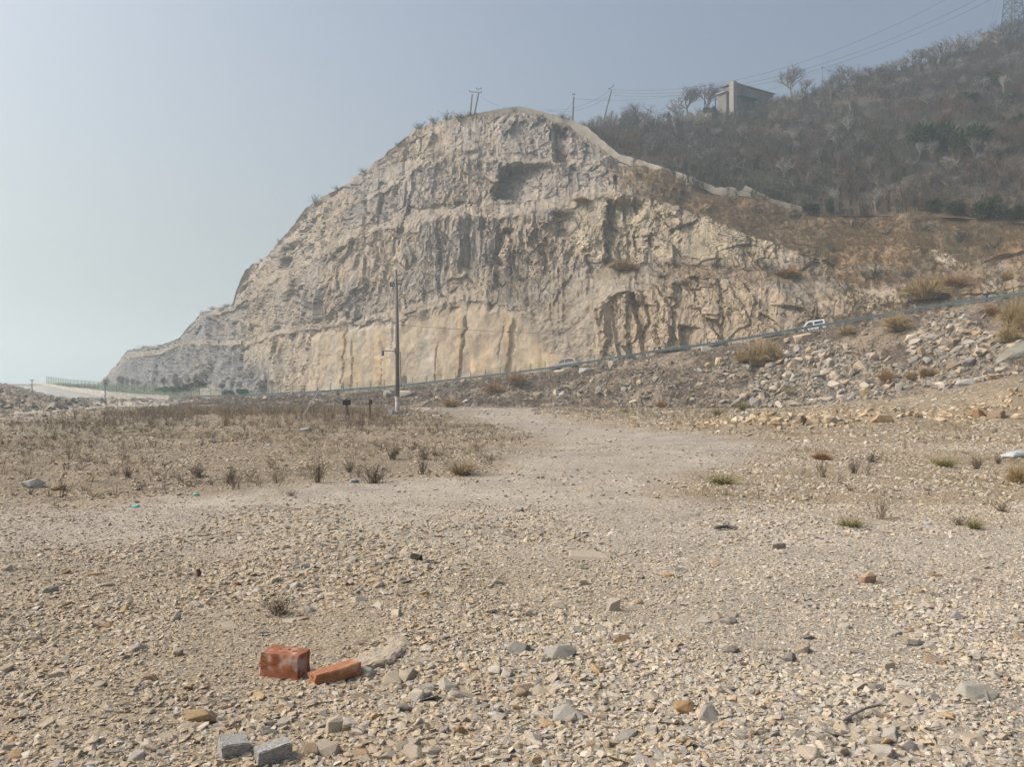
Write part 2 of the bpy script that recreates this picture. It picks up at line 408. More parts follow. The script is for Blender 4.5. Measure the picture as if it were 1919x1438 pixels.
# ---- relief of the quarry face
c0, c7 = seg['c1'][0], seg['c7'][1]
sl_ = slice(c0, c7)
arc = np.concatenate([[0], np.cumsum(np.hypot(np.diff(GX[c0]), np.diff(GY[c0])))])
U = np.broadcast_to(arc[None, :], GY[sl_].shape); Vv = GZ[sl_]; PXc = PXg[sl_]; PYc = PYg[sl_]
bench = np.zeros(U.shape)
for nm in ('c2', 'c4', 'c6'): a, b = seg[nm]; bench[a - c0:b - c0] = 1
for _ in range(3): bench[1:-1] = (bench[:-2] + bench[1:-1] * 2 + bench[2:]) / 4
bench *= .55 + .45 * sstep(fbm(U / 14, Vv / 10, 0, 3, 77), .35, .6)          # ledges come and go
lean = .34 * sstep(PXc, 900, 600) - .22 * sstep(PXc, 1120, 1250)
Uw = U - lean * Vv + (fbm(U / 7, Vv / 9, 0, 3, 50) - .5) * 5
Vw = Vv + (fbm(U / 9, Vv / 9, 3, 3, 51) - .5) * 6
big = (fbm(Uw / 20, Vw / 55, 0, 3, 52) - .5) * 9
f1, f2, r1 = worley(Uw / 5.5, Vw / 12, 53); crack = sstep(f2 - f1, .10, .0)
fa1, fb1 = facet(Uw / 6.0, Vw / 9.0, 153), facet(Uw / 2.4 + .3 * Vw / 5, Vw / 3.6, 154)
fc1 = facet(Uw / .9, Vw / 1.3, 155)
g1, g2, r2 = worley(Uw / 2.1, Vw / 5.0, 54); crack2 = sstep(g2 - g1, .16, .0)
h1, h2, r3 = worley(Uw / .8, Vw / 1.9, 55)
fine = (fbm(U / .9, Vv / 1.2, 0, 3, 56) - .5)
ridg = np.abs(fbm(Uw / 3.0, Vw / 9, 2, 4, 57) - .5) * 2
stri = np.abs(fbm(Uw / 1.5, Vw / 7, 4, 3, 157) - .5) * 2; stri2 = np.abs(fbm(Uw / .6, Vw / 2.6, 6, 3, 158) - .5) * 2
fd1 = facet(Uw / 3.4, Vw / 8.5, 171); fd2 = facet(Uw / 1.25, Vw / 3.0, 172); fd3 = facet(Uw / .55, Vw / 1.15, 173)
wgt = .55 + .9 * sstep(fbm(U / 9, Vv / 9, 8, 3, 174), .38, .62)
disp = big * .45 + (r1 - .5) * .5 + fa1 * 1.15 + wgt * (fd1 * .85 + fd2 * .42 + fd3 * .24) + fc1 * .15 + fine * .22 - ridg * .25 - stri * .15
colm = sstep(PYc, 395, 415) * sstep(PYc, 520, 495) * sstep(PXc, 790, 830) * sstep(PXc, 1060, 1010)      # columnar band
k1, k2, r4 = worley(Uw / 1.5, Vw / 8, 58)
disp = disp + colm * ((r4 - .5) * 2.0 + facet(Uw / 1.0, Vw / 5, 175) * .9)
lo = np.zeros(U.shape); a, b = seg['c1']; lo[a - c0:b - c0] = 1
edge = np.minimum(np.arange(b - a) / 9.0, 1)[::-1][:, None]
sheet = lo * (.45 * sstep(PXc + (fbm(Vv / 4, U / 9, 0, 3, 60) - .5) * 120, 430, 520) + .55 * sstep(PXc + (fbm(Vv / 4, U / 6, 0, 4, 60) - .5) * 70, 560, 620)) * sstep(PXc + (PYc - 640) * -.9 + (fbm(Vv / 3, U / 5, 0, 3, 61) - .5) * 30, 1045, 1005)
sheet[a - c0:b - c0] *= edge
talus = sstep(PXc + (PYc - 640) * -.9, 990, 1030) * sstep(PXc, 1122, 1104) * sstep(PYc, 565, 590)
rightlow = lo * sstep(PXc + (fbm(Vv / 4, U / 6, 0, 3, 161) - .5) * 50, 1100, 1135) * sstep(PXc, 1560, 1450)
f5, g5, r5 = worley((U + .35 * Vv) / 8, Vv / 22 + 3, 62)
disp = disp + rightlow * ((r5 - .5) * 1.4 + facet((U + .35 * Vv) / 6, Vv / 12, 156) * 2.2)
amp = .92 * (1 - bench * .8) * (1 - sheet * .96) * (1 - talus * .9)
amp = amp * (1 - .75 * sstep(PXc, 1560, 1700) * sstep(PYc, 560, 500))
grassz = sstep(PXc + (fbm(U / 8, Vv / 6, 0, 3, 63) - .5) * 120, 1130, 1230)
for nm in ('c4', 'c5', 'c6', 'c7'): pass
up = np.zeros(U.shape); a, b = seg['c4'][0], seg['c7'][1]; up[a - c0:b - c0] = 1
russet = up * grassz
amp = amp * (1 - russet * .97)
thin = np.minimum(np.arange(c7 - c0)[::-1] / 6.0, 1)[:, None]
amp = amp * (.25 + .75 * thin) * sstep(PXc, 190, 330) ** .5
crk = np.zeros(U.shape)
for (cp, wd, p0, p1, dp) in ((866, 5, 596, 715, 1.2), (958, 11, 604, 705, 1.2), (645, 3, 612, 725, .7), (660, 2.5, 640, 730, .7), (716, 2, 655, 722, .4), (735, 3, 595, 640, .6), (818, 2.2, 650, 712, .5), (938, 2.4, 600, 660, .5), (598, 3, 655, 735, .7)):
    cc = cp + (fbm(PYc / 14, 0 * PYc + cp, 0, 3, 64) - .5) * 7 - (PYc - 650) * (.13 if cp > 840 else .05)
    crk = crk + dp * sstep(np.abs(PXc - cc), wd * .6, wd * .35) * sstep(PYc, p0 - 12, p0 + 12) * sstep(PYc, p1 + 25, p1)
rec = np.zeros(U.shape)
for (a0, a1, a2, a3, p0, p1, dp) in ((926, 942, 950, 1048, 312, 374, 6.0), (1132, 1140, 1190, 1216, 372, 492, 3.6), (1034, 1044, 1060, 1068, 240, 304, 4.0), (520, 530, 540, 575, 455, 505, 3.5), (1036, 1044, 1052, 1085, 395, 445, 1.6),
                                     (1168, 1174, 1178, 1235, 560, 690, .8), (1262, 1268, 1272, 1330, 530, 690, .8), (1350, 1356, 1360, 1404, 520, 640, .7), (930, 938, 944, 958, 425, 498, 2.0)):
    xx = PXc + (fbm(PYc / 10, PXc / 30, 0, 3, 65) - .5) * 16 + (PYc - (p0 + p1) / 2) * (.25 if a0 < 960 else 0); yy = PYc + (fbm(PXc / 12, PYc / 30, 0, 3, 66) - .5) * 14
    rec = rec + dp * sstep(xx, a0, a1) * sstep(xx, a3, a2) * sstep(yy, p0 - 3, p0 + 5) * sstep(yy, p1 + 5, p1 - 5)
Nn = normals(G)[sl_]
Nn[..., 2] *= .35
Nn /= np.linalg.norm(Nn, axis=-1, keepdims=True)
if Nn[200, 600, 1] > 0: Nn = -Nn
rough_b = russet * ((fbm(U / 7, Vv / 5, 0, 4, 181) - .5) * 4.2 + (fbm(U / 2, Vv / 1.6, 0, 3, 182) - .5) * 1.0) + (fbm(U / 1.6, Vv / 1.4, 0, 4, 67) - .5) * 1.3 * np.maximum(bench, talus) * (1 - sheet) + (fbm(U / 3, Vv / 3, 0, 3, 68) - .5) * .8 * sheet
G[sl_] += Nn * (disp * amp + rough_b - crk * .55)[..., None]
G[sl_][..., 1] += rec

# ---- bank, verge and hill relief
a, b = seg['bank']
bx, by = GX[a:b], GY[a:b]
fade = np.minimum(np.arange(b - a) / 6.0, 1)[:, None] * np.minimum(np.arange(b - a)[::-1] / 5.0, 1)[:, None]
G[a:b, :, 2] += fade * ((fbm(bx / 7, by / 5, 0, 3, 70) - .5) * 2.0 + (fbm(bx / 1.3, by / 1.3, 0, 3, 71) - .5) * .8)
a, b = seg['verge']
G[a:b, :, 2] += 2.3 * np.exp(-(((PXg[a:b] - 395) / 32) ** 2)) * np.exp(-((GY[a:b] - 213) / 7) ** 2) + (fbm(GX[a:b] / 3, GY[a:b] / 3, 0, 3, 72) - .5) * .6 * np.minimum(np.arange(b - a) / 3, 1)[:, None]
a, b = seg['hill']
G[a:b, :, 2] += (fbm(GX[a:b] / 30, GY[a:b] / 30, 0, 3, 73) - .5) * 8 * np.sin(np.linspace(0, math.pi, b - a))[:, None] ** .7 + (fbm(GX[a:b] / 5, GY[a:b] / 5, 0, 3, 74) - .5) * 1.6 * np.minimum(np.arange(b - a) / 5, 1)[:, None] * np.minimum(np.arange(b - a)[::-1] / 9, 1)[:, None]
PYg = HY - (G[..., 2] - CAMZ) / G[..., 1] * F
GN = normals(G)
GN = np.where(GN[..., 2:3] < 0, -GN, GN)

# ---- colours of the ground itself
def mixc(A, B, t): return A * (1 - t[..., None]) + np.array(B) * t[..., None]
col = np.zeros(G.shape)
col[:] = (.40, .335, .25)
a, b = seg['ground']; s = slice(a, b)
X, Y = GX[s], GY[s]; qx, qy = PXg[s], PYg[s]
nA = fbm(X / 2.5, Y / 2.5, 0, 4, 80); nB = fbm(X / .8, Y / .8, 0, 4, 81); nC = fbm(X / 9, Y / 9, 0, 3, 82)
jx = qx + (nA - .5) * 120; jy = qy + (nB - .5) * 14 + (nA - .5) * np.clip((qy - 740) * .12, 0, 25)
FIELD_L = [(-900, 958), (0, 948), (400, 925), (650, 905), (900, 888), (950, 855), (1010, 835), (990, 812), (900, 796), (790, 772), (700, 764), (-900, 764)]
FIELD_R = [(1010, 768), (1110, 796), (1400, 818), (1490, 842), (1420, 868), (1230, 905), (1280, 935), (1500, 960), (1700, 985), (2900, 1010), (2900, 700), (1010, 700)]
fl = 0; fr = 0
for q in range(6):
    kx = jx + (fbm(X / .5, Y / .5, q * 7.3, 2, 93) - .5) * 160 + rng.normal(0, 30, X.shape); ky = jy + (fbm(X / .5, Y / .9, q * 5.1 + 3, 2, 94) - .5) * 40 * sstep(qy, 745, 860) + rng.normal(0, 5, X.shape) * sstep(qy, 745, 860)
    fl = fl + inpoly(kx, ky, FIELD_L) / 6.0; fr = fr + inpoly(kx, ky, FIELD_R) / 6.0
c = col[s]
c = mixc(c, (.43, .355, .255), sstep(nC, .4, .65) * .7)
c = mixc(c, (.40, .37, .33), sstep(qx, 900, 1500) * sstep(qy, 880, 1000) * .7)
track = (1 - fl) * (1 - fr) * sstep(qy, 1110, 1000)
c = mixc(c, (.45, .405, .345), track * .95)
c = mixc(c, (.35, .325, .295), track * sstep(nC + (nA - .5) * .5, .54, .7) * .6)
c = mixc(c, (.30, .245, .175), fl * .9)
c = mixc(c, (.21, .17, .115), fl * sstep(nA * .6 + nB * .4, .52, .64) * .75)
c = mixc(c, (.26, .25, .20), fl * sstep(nC, .5, .62) * .5)
c = mixc(c, (.19, .15, .11), sstep(qy, 802, 790) * sstep(qx, 1000, 760) * sstep(qx, 60, 260) * sstep(nA, .35, .5) * .7)
c = mixc(c, (.35, .28, .195), fr * .85)
c = mixc(c, (.25, .20, .13), fr * sstep(nA * .5 + nB * .5, .5, .62) * .6)
LT_ = [(-400, 806), (0, 796), (150, 780), (330, 766), (360, 750), (200, 752), (100, 764), (0, 774), (-400, 780)]
c = mixc(c, (.43, .385, .325), inpoly(qx + (nB - .5) * 40, qy + (nB - .5) * 5, LT_) * .9)
c *= (.60 + .24 * nB)[..., None] * np.array([1.0, .985, .955])
col[s] = c
a, b = seg['bank'][0], seg['shoulder'][1]; s = slice(a, b); X, Y, Z = G[s][..., 0], G[s][..., 1], G[s][..., 2]
n1 = fbm(X / 6, Y / 4, Z / 3, 4, 83); n2 = fbm(X / 1.2, Y / 1.2, Z / 1.2, 3, 84)
c = np.zeros(G[s].shape); c[:] = (.215, .168, .122)
tv = np.linspace(0, 1, b - a)[:, None]
brown = sstep(n1 + .25 * (tv - .35) + .12 * sstep(PXg[s], 1300, 1000), .5, .62)
c = mixc(c, (.115, .088, .066), brown * .85)
c = mixc(c, (.26, .215, .165), sstep(PXg[s], 330, 200) * .55)
c = mixc(c, (.43, .385, .325), inpoly(PXg[s] + (n2 - .5) * 40, PYg[s] + (n2 - .5) * 5, LT_) * .9)
c *= (.7 + .6 * n2)[..., None]
col[s] = c
a, b = seg['road']; col[a:b] = (.29, .29, .285)
a, b = seg['step'][0], seg['verge'][1]; s = slice(a, b)
c = np.zeros(G[s].shape); c[:] = (.20, .18, .13)
c = mixc(c, (.16, .17, .10), fbm(G[s][..., 0] / 4, G[s][..., 1] / 4, 0, 3, 85) * .8)
c = mixc(c, (.34, .31, .26), np.exp(-(((PXg[s] - 395) / 40) ** 2)))
c = mixc(c, (.30, .27, .22), sstep(PXg[s], 160, 60))
col[s] = c
# rock
c = np.zeros(U.shape + (3,)); c[:] = (.305, .26, .216)
nA = fbm(U / 12, Vv / 16, 0, 4, 86); nB = fbm(U / 3, Vv / 6, 0, 4, 87); nC = fbm(U / 1.2, Vv / 2.5, 0, 3, 88)
c = mixc(c, (.345, .277, .205), sstep(nA + (nB - .5) * .5, .46, .62) * .7)
c = mixc(c, (.27, .24, .21), sstep(nA + (nB - .5) * .7, .48, .34) * .7)
c = mixc(c, (.19, .19, .20), sstep(PXc + (nA - .5) * 160 - (PYc - 640) * .6, 520, 400) * .9)  # grey rock at the left end, with its haze fade put into the colour
c = mixc(c, (.375, .305, .215), sheet * .8)
c = mixc(c, (.43, .30, .175), sheet * sstep(fbm(U / 3.5, Vv / 18, 0, 4, 89), .52, .66) * .45)
c = mixc(c, (.36, .33, .28), sheet * sstep(fbm(U / 2.5, Vv / 22, 5, 4, 90), .55, .65) * .6)
c = mixc(c, (.37, .285, .19), rightlow * .7)
c = mixc(c, (.38, .315, .215), sstep(PYc, 500, 480) * sstep(PYc, 360, 375) * sstep(PXc, 1050, 1090) * sstep(PXc, 1560, 1450) * .7)
c = mixc(c, (.265, .225, .175), np.maximum(bench * .9, talus * .8))
c = mixc(c, (.19, .15, .10), bench * sstep(fbm(U / 4, Vv / 4, 0, 3, 91), .5, .6) * .8)
c = mixc(c, (.45, .33, .2), np.clip(-disp, 0, 1) * 0)
c = mixc(c, (.155, .115, .07), russet * .9)
c = mixc(c, (.22, .145, .08), russet * sstep(nA, .45, .6) * .7)
c = mixc(c, (.10, .09, .06), russet * sstep(nB * .5 + nA * .5, .46, .36) * .8)
rs = sstep(PXc, 1450, 1600) * (1 - up)
c = mixc(c, (.22, .185, .14), rs * .7)
c = mixc(c, (.17, .12, .075), rs * sstep(nB * .6 + nA * .4, .42, .52) * .9)
oc = inpoly(PXc + (nB - .5) * 60, PYc + (nC - .5) * 14, [(1725, 470), (1770, 472), (1815, 498), (1800, 508), (1750, 496)]).astype(float) + inpoly(PXc + (nB - .5) * 60, PYc + (nC - .5) * 14, [(1600, 540), (1700, 548), (1690, 585), (1560, 600), (1520, 570)]) * .7
c = mixc(c, (.40, .34, .26), np.clip(oc, 0, 1) * .9)
c = mixc(c, (.21, .155, .10), sstep(PXc, 1160, 1280) * sstep(PYc, 490, 500) * sstep(PYc, 545, 528) * .75 * sstep(nB, .4, .55))
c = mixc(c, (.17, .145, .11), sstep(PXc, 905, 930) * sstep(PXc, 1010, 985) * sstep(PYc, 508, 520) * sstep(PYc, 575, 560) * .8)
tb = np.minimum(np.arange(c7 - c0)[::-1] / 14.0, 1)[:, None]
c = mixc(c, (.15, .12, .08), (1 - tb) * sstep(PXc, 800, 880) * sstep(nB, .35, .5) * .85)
c *= (.78 + .44 * nC)[..., None]
c *= (1 - .28 * stri * (1 - sheet) * (1 - bench))[..., None]
c *= (1.06 - .2 * crack2 * (1 - sheet) * (1 - bench))[..., None]
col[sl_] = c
a, b = seg['ridge'][0], seg['back'][1]; s = slice(a, b)
c = np.zeros(G[s].shape); c[:] = (.03, .026, .022)
hn = fbm(G[s][..., 0] / 12, G[s][..., 1] / 12, 0, 4, 92)
c = mixc(c, (.095, .065, .043), sstep(hn, .48, .62) * .8)
c = mixc(c, (.13, .09, .055), sstep(PXg[s], 1500, 1700) * sstep(np.arange(b - a)[:, None] * np.ones((1, NC)), 16, 4))
c = mixc(c, (.30, .25, .17), sstep(PXg[s], 1060, 1010))
col[s] = c

def grid_obj(name, r0, r1, mat, smooth=True, cs=slice(None), kind='structure', label=None):
    g = G[r0:r1, cs]; k = col[r0:r1, cs] if name != 'cliff_terrain' else np.concatenate([col[r0:r1, cs], np.pad(1 - np.maximum(sheet, talus * .7) * .93, ((0, 1), (0, 0)), mode='edge')[..., None]], -1); m, n = g.shape[:2]
    idx = np.arange(m * n).reshape(m, n)
    q = np.stack([idx[:-1, :-1], idx[:-1, 1:], idx[1:, 1:], idx[1:, :-1]], -1).reshape(-1, 4)
    o = link(bpy.data.objects.new(name, np_mesh(name, g.reshape(-1, 3), q, mat, smooth, k.reshape(-1, k.shape[-1]))))
    o['kind'] = kind
    if label: o['label'] = label
    return o
grid_obj('ground', 0, seg['bank'][0] + 1, m_ground, label='pale stony gravel ground of the open plain')
grid_obj('embankment_terrain', seg['bank'][0], seg['road'][0] + 1, m_slope, label='dirt and rubble embankment rising to the road')
grid_obj('road', seg['road'][0], seg['step'][0] + 1, m_road, label='pale asphalt road climbing along the foot of the cliff')
grid_obj('verge_terrain', seg['step'][0], c0 + 1, m_slope, label='weedy verge between the road and the rock face')
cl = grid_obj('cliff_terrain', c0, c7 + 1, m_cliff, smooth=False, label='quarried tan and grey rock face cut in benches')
cl.data.materials.append(m_hill)
soft = np.maximum(russet, rs * sstep(nB * .6 + nA * .4, .40, .50))
cl.data.polygons.foreach_set('material_index', np.pad((soft[:-1, :-1] > .5), ((0, 1), (0, 0)), mode='edge').astype(np.int32).ravel())
grid_obj('hillside_terrain', c7, NR, m_hill, label='brown wooded hillside behind the quarry face')
gx_, gy_ = np.meshgrid(np.arange(-70, 70.1, 1.0), np.arange(-25, 60.1, 1.0)); gz_ = -0.0111 * np.maximum(0, gy_ - 20) - .07 + (fbm(gx_ / 3.5, gy_ / 3.5, 0, 3, 21) - .5) * .12
ii = np.arange(gx_.size).reshape(gx_.shape); cc_ = np.array([.31, .27, .215]) * (.8 + .4 * fbm(gx_ / 2, gy_ / 2, 0, 3, 82))[..., None]
o = link(bpy.data.objects.new('ground', np_mesh('ground', np.stack([gx_, gy_, gz_], -1).reshape(-1, 3), np.stack([ii[:-1, :-1], ii[:-1, 1:], ii[1:, 1:], ii[1:, :-1]], -1).reshape(-1, 4), m_ground, True, cc_.reshape(-1, 3))))
tag(o, 'stony ground around the viewpoint, carrying the plain on sideways', kind='structure')
bm_ = np.array([(-4200, -60, -4.5), (4200, -60, -4.5), (4200, 4300, -4.5), (-4200, 4300, -4.5)], float)
o = link(bpy.data.objects.new('terrain', np_mesh('terrain', bm_, [(0, 1, 2, 3)], M('far plain', (.3, .27, .22)))))
tag(o, 'flat plain running out into the haze', kind='structure')

# ---- finding places on it
def cell(pxv, pyv, r0=0, r1=None):
    ci = int(np.clip(round((pxv - PX0) / STEP), 0, NC - 1))
    colv = PYg[r0:r1, ci]; k = np.argmax(colv <= pyv)
    if colv[k] > pyv: k = int(np.argmin(colv))
    return r0 + max(k, 1), ci
def hit(pxv, pyv, r0=0, r1=None):
    k, ci = cell(pxv, pyv, r0, r1)
    a, b = PYg[k - 1, ci], PYg[k, ci]
    t = np.clip((a - pyv) / (a - b), 0, 1) if a > b else 1.0
    p = G[k - 1, ci] * (1 - t) + G[k, ci] * t
    p = p.copy(); p[0] = (pxv - CX) / F * p[1]
    return p
def ground_at(x, y):
    ci = int(np.clip(round((x / y * F + CX - PX0) / STEP), 0, NC - 1)); k = int(np.clip(np.searchsorted(G[:seg['road'][1], ci, 1], y), 1, NR - 1))
    t = np.clip((y - G[k - 1, ci, 1]) / max(G[k, ci, 1] - G[k - 1, ci, 1], 1e-6), 0, 1)
    return G[k - 1, ci, 2] * (1 - t) + G[k, ci, 2] * t
def scatter(r0, r1, n, wt=None, pxr=(-60, 1980)):
    """n random surface points between two profile rows, spread evenly by area and then by wt."""
    cs = slice(int((pxr[0] - PX0) / STEP), int((pxr[1] - PX0) / STEP))
    g = G[r0:r1, cs]
    du = g[:-1, 1:] - g[:-1, :-1]; dv = g[1:, :-1] - g[:-1, :-1]
    ar = np.linalg.norm(np.cross(du, dv), axis=-1)
    pxx = PXg[r0:r1, cs][:-1, :-1]; pyy = PYg[r0:r1, cs][:-1, :-1]
    if wt is not None: ar = ar * wt(pxx, pyy, g[:-1, :-1])
    cum = np.cumsum(ar.ravel()); k = np.searchsorted(cum, rng.random(n) * cum[-1])
    i, j = np.unravel_index(np.minimum(k, ar.size - 1), ar.shape)
    a, b = rng.random((2, n, 1))
    p = g[i, j] + du[i, j] * a + dv[i, j] * b
    return p, GN[r0:r1, cs][i, j], pxx[i, j], pyy[i, j]

# ------------------------------------------------------------------ rocks and stones
def hull_tris(n, sq, seed, soft=0.0):
    r = np.random.default_rng(seed)
    v = r.normal(size=(n, 3)); v /= np.linalg.norm(v, axis=1, keepdims=True)
    v = np.sign(v) * np.abs(v) ** .7                          # towards a block
    v *= np.array(sq) * r.uniform(.72, 1.1, (n, 1))
    bm = bmesh.new()
    for p in v: bm.verts.new(p)
    rs_ = bmesh.ops.convex_hull(bm, input=bm.verts)
    bmesh.ops.delete(bm, geom=[e for e in set(rs_['geom_interior'] + rs_['geom_unused']) if isinstance(e, bmesh.types.BMVert)], context='VERTS')
    if soft:
        bmesh.ops.dissolve_limit(bm, angle_limit=R(14), verts=bm.verts, edges=bm.edges)
        bmesh.ops.bevel(bm, geom=bm.edges[:], offset=soft, segments=1, profile=.6, affect='EDGES', clamp_overlap=True)
        bmesh.ops.triangulate(bm, faces=bm.faces[:])
        bmesh.ops.subdivide_edges(bm, edges=[e for e in bm.edges if e.calc_length() > .35], cuts=1, use_grid_fill=True)
        bmesh.ops.triangulate(bm, faces=bm.faces[:])
        for q in bm.verts:
            c_ = q.co; k = float(vnoise(c_.x * 3 + 9, c_.y * 3 + seed, c_.z * 3, 5)) - .5; q.co = c_ * (1 + .11 * k)
    bmesh.ops.recalc_face_normals(bm, faces=bm.faces)
    bm.verts.index_update()
    V = np.array([q.co[:] for q in bm.verts]); Fs = np.array([[q.index for q in f.verts] for f in bm.faces])
    bm.free()
    return V, Fs

def rot_mats(n, tilt=.35):
    a = rng.uniform(0, 2 * math.pi, n); tx = rng.normal(0, tilt, n); ty = rng.normal(0, tilt, n)
    ca, sa = np.cos(a), np.sin(a); cx, sx = np.cos(tx), np.sin(tx); cy, sy = np.cos(ty), np.sin(ty)
    z = np.zeros(n); o = np.ones(n)
    Rz = np.stack([ca, -sa, z, sa, ca, z, z, z, o], -1).reshape(n, 3, 3)
    Rx = np.stack([o, z, z, z, cx, -sx, z, sx, cx], -1).reshape(n, 3, 3)
    Ry = np.stack([cy, z, sy, z, o, z, -sy, z, cy], -1).reshape(n, 3, 3)
    return Ry @ Rx @ Rz

def swarm(name, variants, pos, size, cols, mat, tilt=.35, rots=None, smooth=False):
    """Many small pieces gathered into one mesh (for what nobody could count)."""
    n = len(pos); rots = rot_mats(n, tilt) if rots is None else rots
    which = rng.integers(0, len(variants), n)
    VV, FF, CC, base = [], [], [], 0
    for k, (V, Fs) in enumerate(variants):
        m = which == k
        if not m.any(): continue
        sz = size[m] if size.ndim == 2 else size[m][:, None]
        W = np.einsum('nij,vj->nvi', rots[m], V) * sz[:, None, :] + pos[m][:, None, :]
        c = len(W)
        VV.append(W.reshape(-1, 3)); CC.append(np.repeat(cols[m], len(V), 0))
        FF.append((Fs[None] + (np.arange(c) * len(V))[:, None, None]).reshape(-1, Fs.shape[1]) + base); base += c * len(V)
    return link(bpy.data.objects.new(name, np_mesh(name, np.concatenate(VV), np.concatenate(FF), mat, smooth, np.concatenate(CC))))

PAL = np.array([(.52, .44, .335), (.47, .41, .335), (.50, .395, .27), (.43, .39, .335), (.33, .30, .26), (.57, .51, .43), (.40, .28, .17), (.47, .385, .28)])
def stone_cols(n, pxv):
    t = sstep(pxv, 500, 1500)[:, None]
    wl = np.array([.26, .10, .22, .07, .03, .08, .03, .21]); wr = np.array([.20, .22, .06, .22, .05, .16, .02, .07])
    W = np.cumsum(wl * (1 - t) + wr * t, 1)
    k = (rng.random(n)[:, None] * W[:, -1:] > W).sum(1)
    return PAL[np.minimum(k, len(PAL) - 1)] * (1 + .14 * t) * rng.uniform(.78, 1.12, (n, 1))

chips = [hull_tris(9 + i % 3, (1, rng.uniform(.6, .95), rng.uniform(.28, .62)), 100 + i) for i in range(14)]
gr0, gr1 = seg['ground']
def coarse(pxx, pyy, g):
    c = fbm(g[..., 0] / 1.4, g[..., 1] / 1.4, 0, 3, 120)
    j_ = (fbm(g[..., 0] / 1.1, g[..., 1] / 1.1, 0, 3, 121) - .5) * 60
    tr = sstep(pyy, 1090, 990) * (1 - np.maximum(inpoly(pxx + j_ * 2, pyy + j_ * .3, FIELD_L), inpoly(pxx + j_ * 2, pyy + j_ * .3, FIELD_R)))
    return (1.1 + sstep(c, .40, .62) * .5) * (1 - .72 * tr)
allp, alls, allc = [], [], []
for (y0, y1, n, s0, s1, pw) in ((2.6, 6.2, 165000, .0045, .027, 3.2), (6.2, 12, 140000, .007, .036, 3.0), (12, 26, 60000, .013, .05, 2.4), (26, 62, 24000, .03, .11, 2.2), (60, 125, 9000, .06, .26, 2.2)):
    p, nn, pxx, pyy = scatter(gr0, gr1, n, lambda a, b, g: ((g[..., 1] > y0) & (g[..., 1] < y1)) * coarse(a, b, g), (-420, 2340) if y0 < 10 else (-120, 2040))
    lf = fbm(p[:, 0] / 1.4, p[:, 1] / 1.4, 0, 3, 120)
    sz = s0 + (s1 - s0) * rng.random(n) ** pw * (.62 + .6 * sstep(lf, .38, .62))
    p[:, 2] += sz * rng.uniform(-.32, .2, n)
    allp.append(p); alls.append(sz); allc.append(stone_cols(n, pxx) * .75 * np.array([.985, .985, .975]))
go = swarm('gravel', chips, np.concatenate(allp), np.concatenate(alls), np.concatenate(allc), m_gravel, .32)
tag(go, 'broken stone gravel strewn over the whole plain', 'gravel', kind='stuff')

# larger stones, one object each
MARKS = [('the large red brick', 534, 1250), ('the broken half brick', 618, 1262), ('the two grey concrete blocks', 466, 1408), ('the flat beige slab', 700, 1210), ('the rust-sided grey stone', 975, 1213),
         ('the pyramid-shaped stone', 1150, 1137), ('the dark mossy lump', 778, 1046), ('the brown and white upright stone', 1630, 1085), ('the olive tussock', 1595, 975), ('the twiggy dead plant', 525, 1135),
         ('the lower right corner', 1900, 1425), ('the lower left corner', 20, 1425), ('the orange rock', 1285, 1330), ('the pale slab', 1830, 1305), ('the grey slab', 1070, 1340), ('the dark stick', 1365, 993), ('the small tussock', 1826, 975), ('the bleached twig', 1600, 1360),
         ('the ochre banded stone', 370, 1347), ('the half-buried beige slab', 1110, 1035), ('the dark stub', 372, 1073), ('the shadowed rock', 1460, 1025), ('the left edge', 10, 1150), ('the bottom edge', 1000, 1432), ('the right edge', 1915, 1180)]
used = {}
def where(pxv, pyv, marks, rank=0):
    d = sorted(((((pxv - a) / 1.6) ** 2 + (pyv - b) ** 2) ** .5, nme, a, b) for nme, a, b in marks)
    dd, nme, a, b = d[rank]
    dx, dy = pxv - a, pyv - b
    far = 'well ' if dd > 110 else ('' if dd > 45 else 'just ')
    if abs(dx) > 1.8 * abs(dy): return far + ('right of ' if dx > 0 else 'left of ') + nme
    if abs(dx) < .55 * abs(dy): return far + ('below ' if dy > 0 else 'above ') + nme
    return far + ('below' if dy > 0 else 'above') + (' and right of ' if dx > 0 else ' and left of ') + nme
def uniq(make, pxv, pyv, marks, extra):
    for rank in range(3):
        for e in extra:
            t = make(where(pxv, pyv, marks, rank), e)
            if len(t.split()) <= 16 and t not in used: used[t] = 1; return t
    return make(where(pxv, pyv, marks, 0), extra[0])

shapes = [('flat', (1, .75, .30)), ('wedge-shaped', (1, .6, .5)), ('blocky', (.9, .75, .62)), ('long', (1.25, .55, .42)), ('thin', (1.1, .8, .2)), ('chunky', (.95, .85, .7))]
stone_me = []
for i in range(24):
    nm, sq = shapes[i % 6]; V, Fs = hull_tris(14 + i % 5, sq, 300 + i, .05)
    stone_me.append((nm, np_mesh('loose_stone', V, Fs, m_stone)))
TONES = [('cream', (.53, .45, .34)), ('beige', (.47, .40, .31)), ('ochre', (.48, .34, .19)), ('grey', (.40, .365, .31)), ('dark grey', (.28, .255, .225)), ('whitish', (.54, .49, .41)), ('rusty', (.36, .23, .13)), ('tan', (.42, .325, .22))]
cand = []
p, nn, pxx, pyy = scatter(gr0, gr1, 1500, lambda a, b, g: ((g[..., 1] > 3.3) & (g[..., 1] < 13)) * coarse(a, b, g) ** 2 * (.35 + sstep(fbm(g[..., 0] / .9, g[..., 1] / .9, 0, 3, 122), .42, .58)) / g[..., 1] ** 1.3, (-20, 1940))
for k in range(len(p)):
    r = .022 + .055 * rng.random() ** 2.2
    if 40 < pxx[k] < 1880 or True: cand.append((r / p[k][1], p[k], r, pxx[k], pyy[k]))
cand.sort(key=lambda t: -t[0])
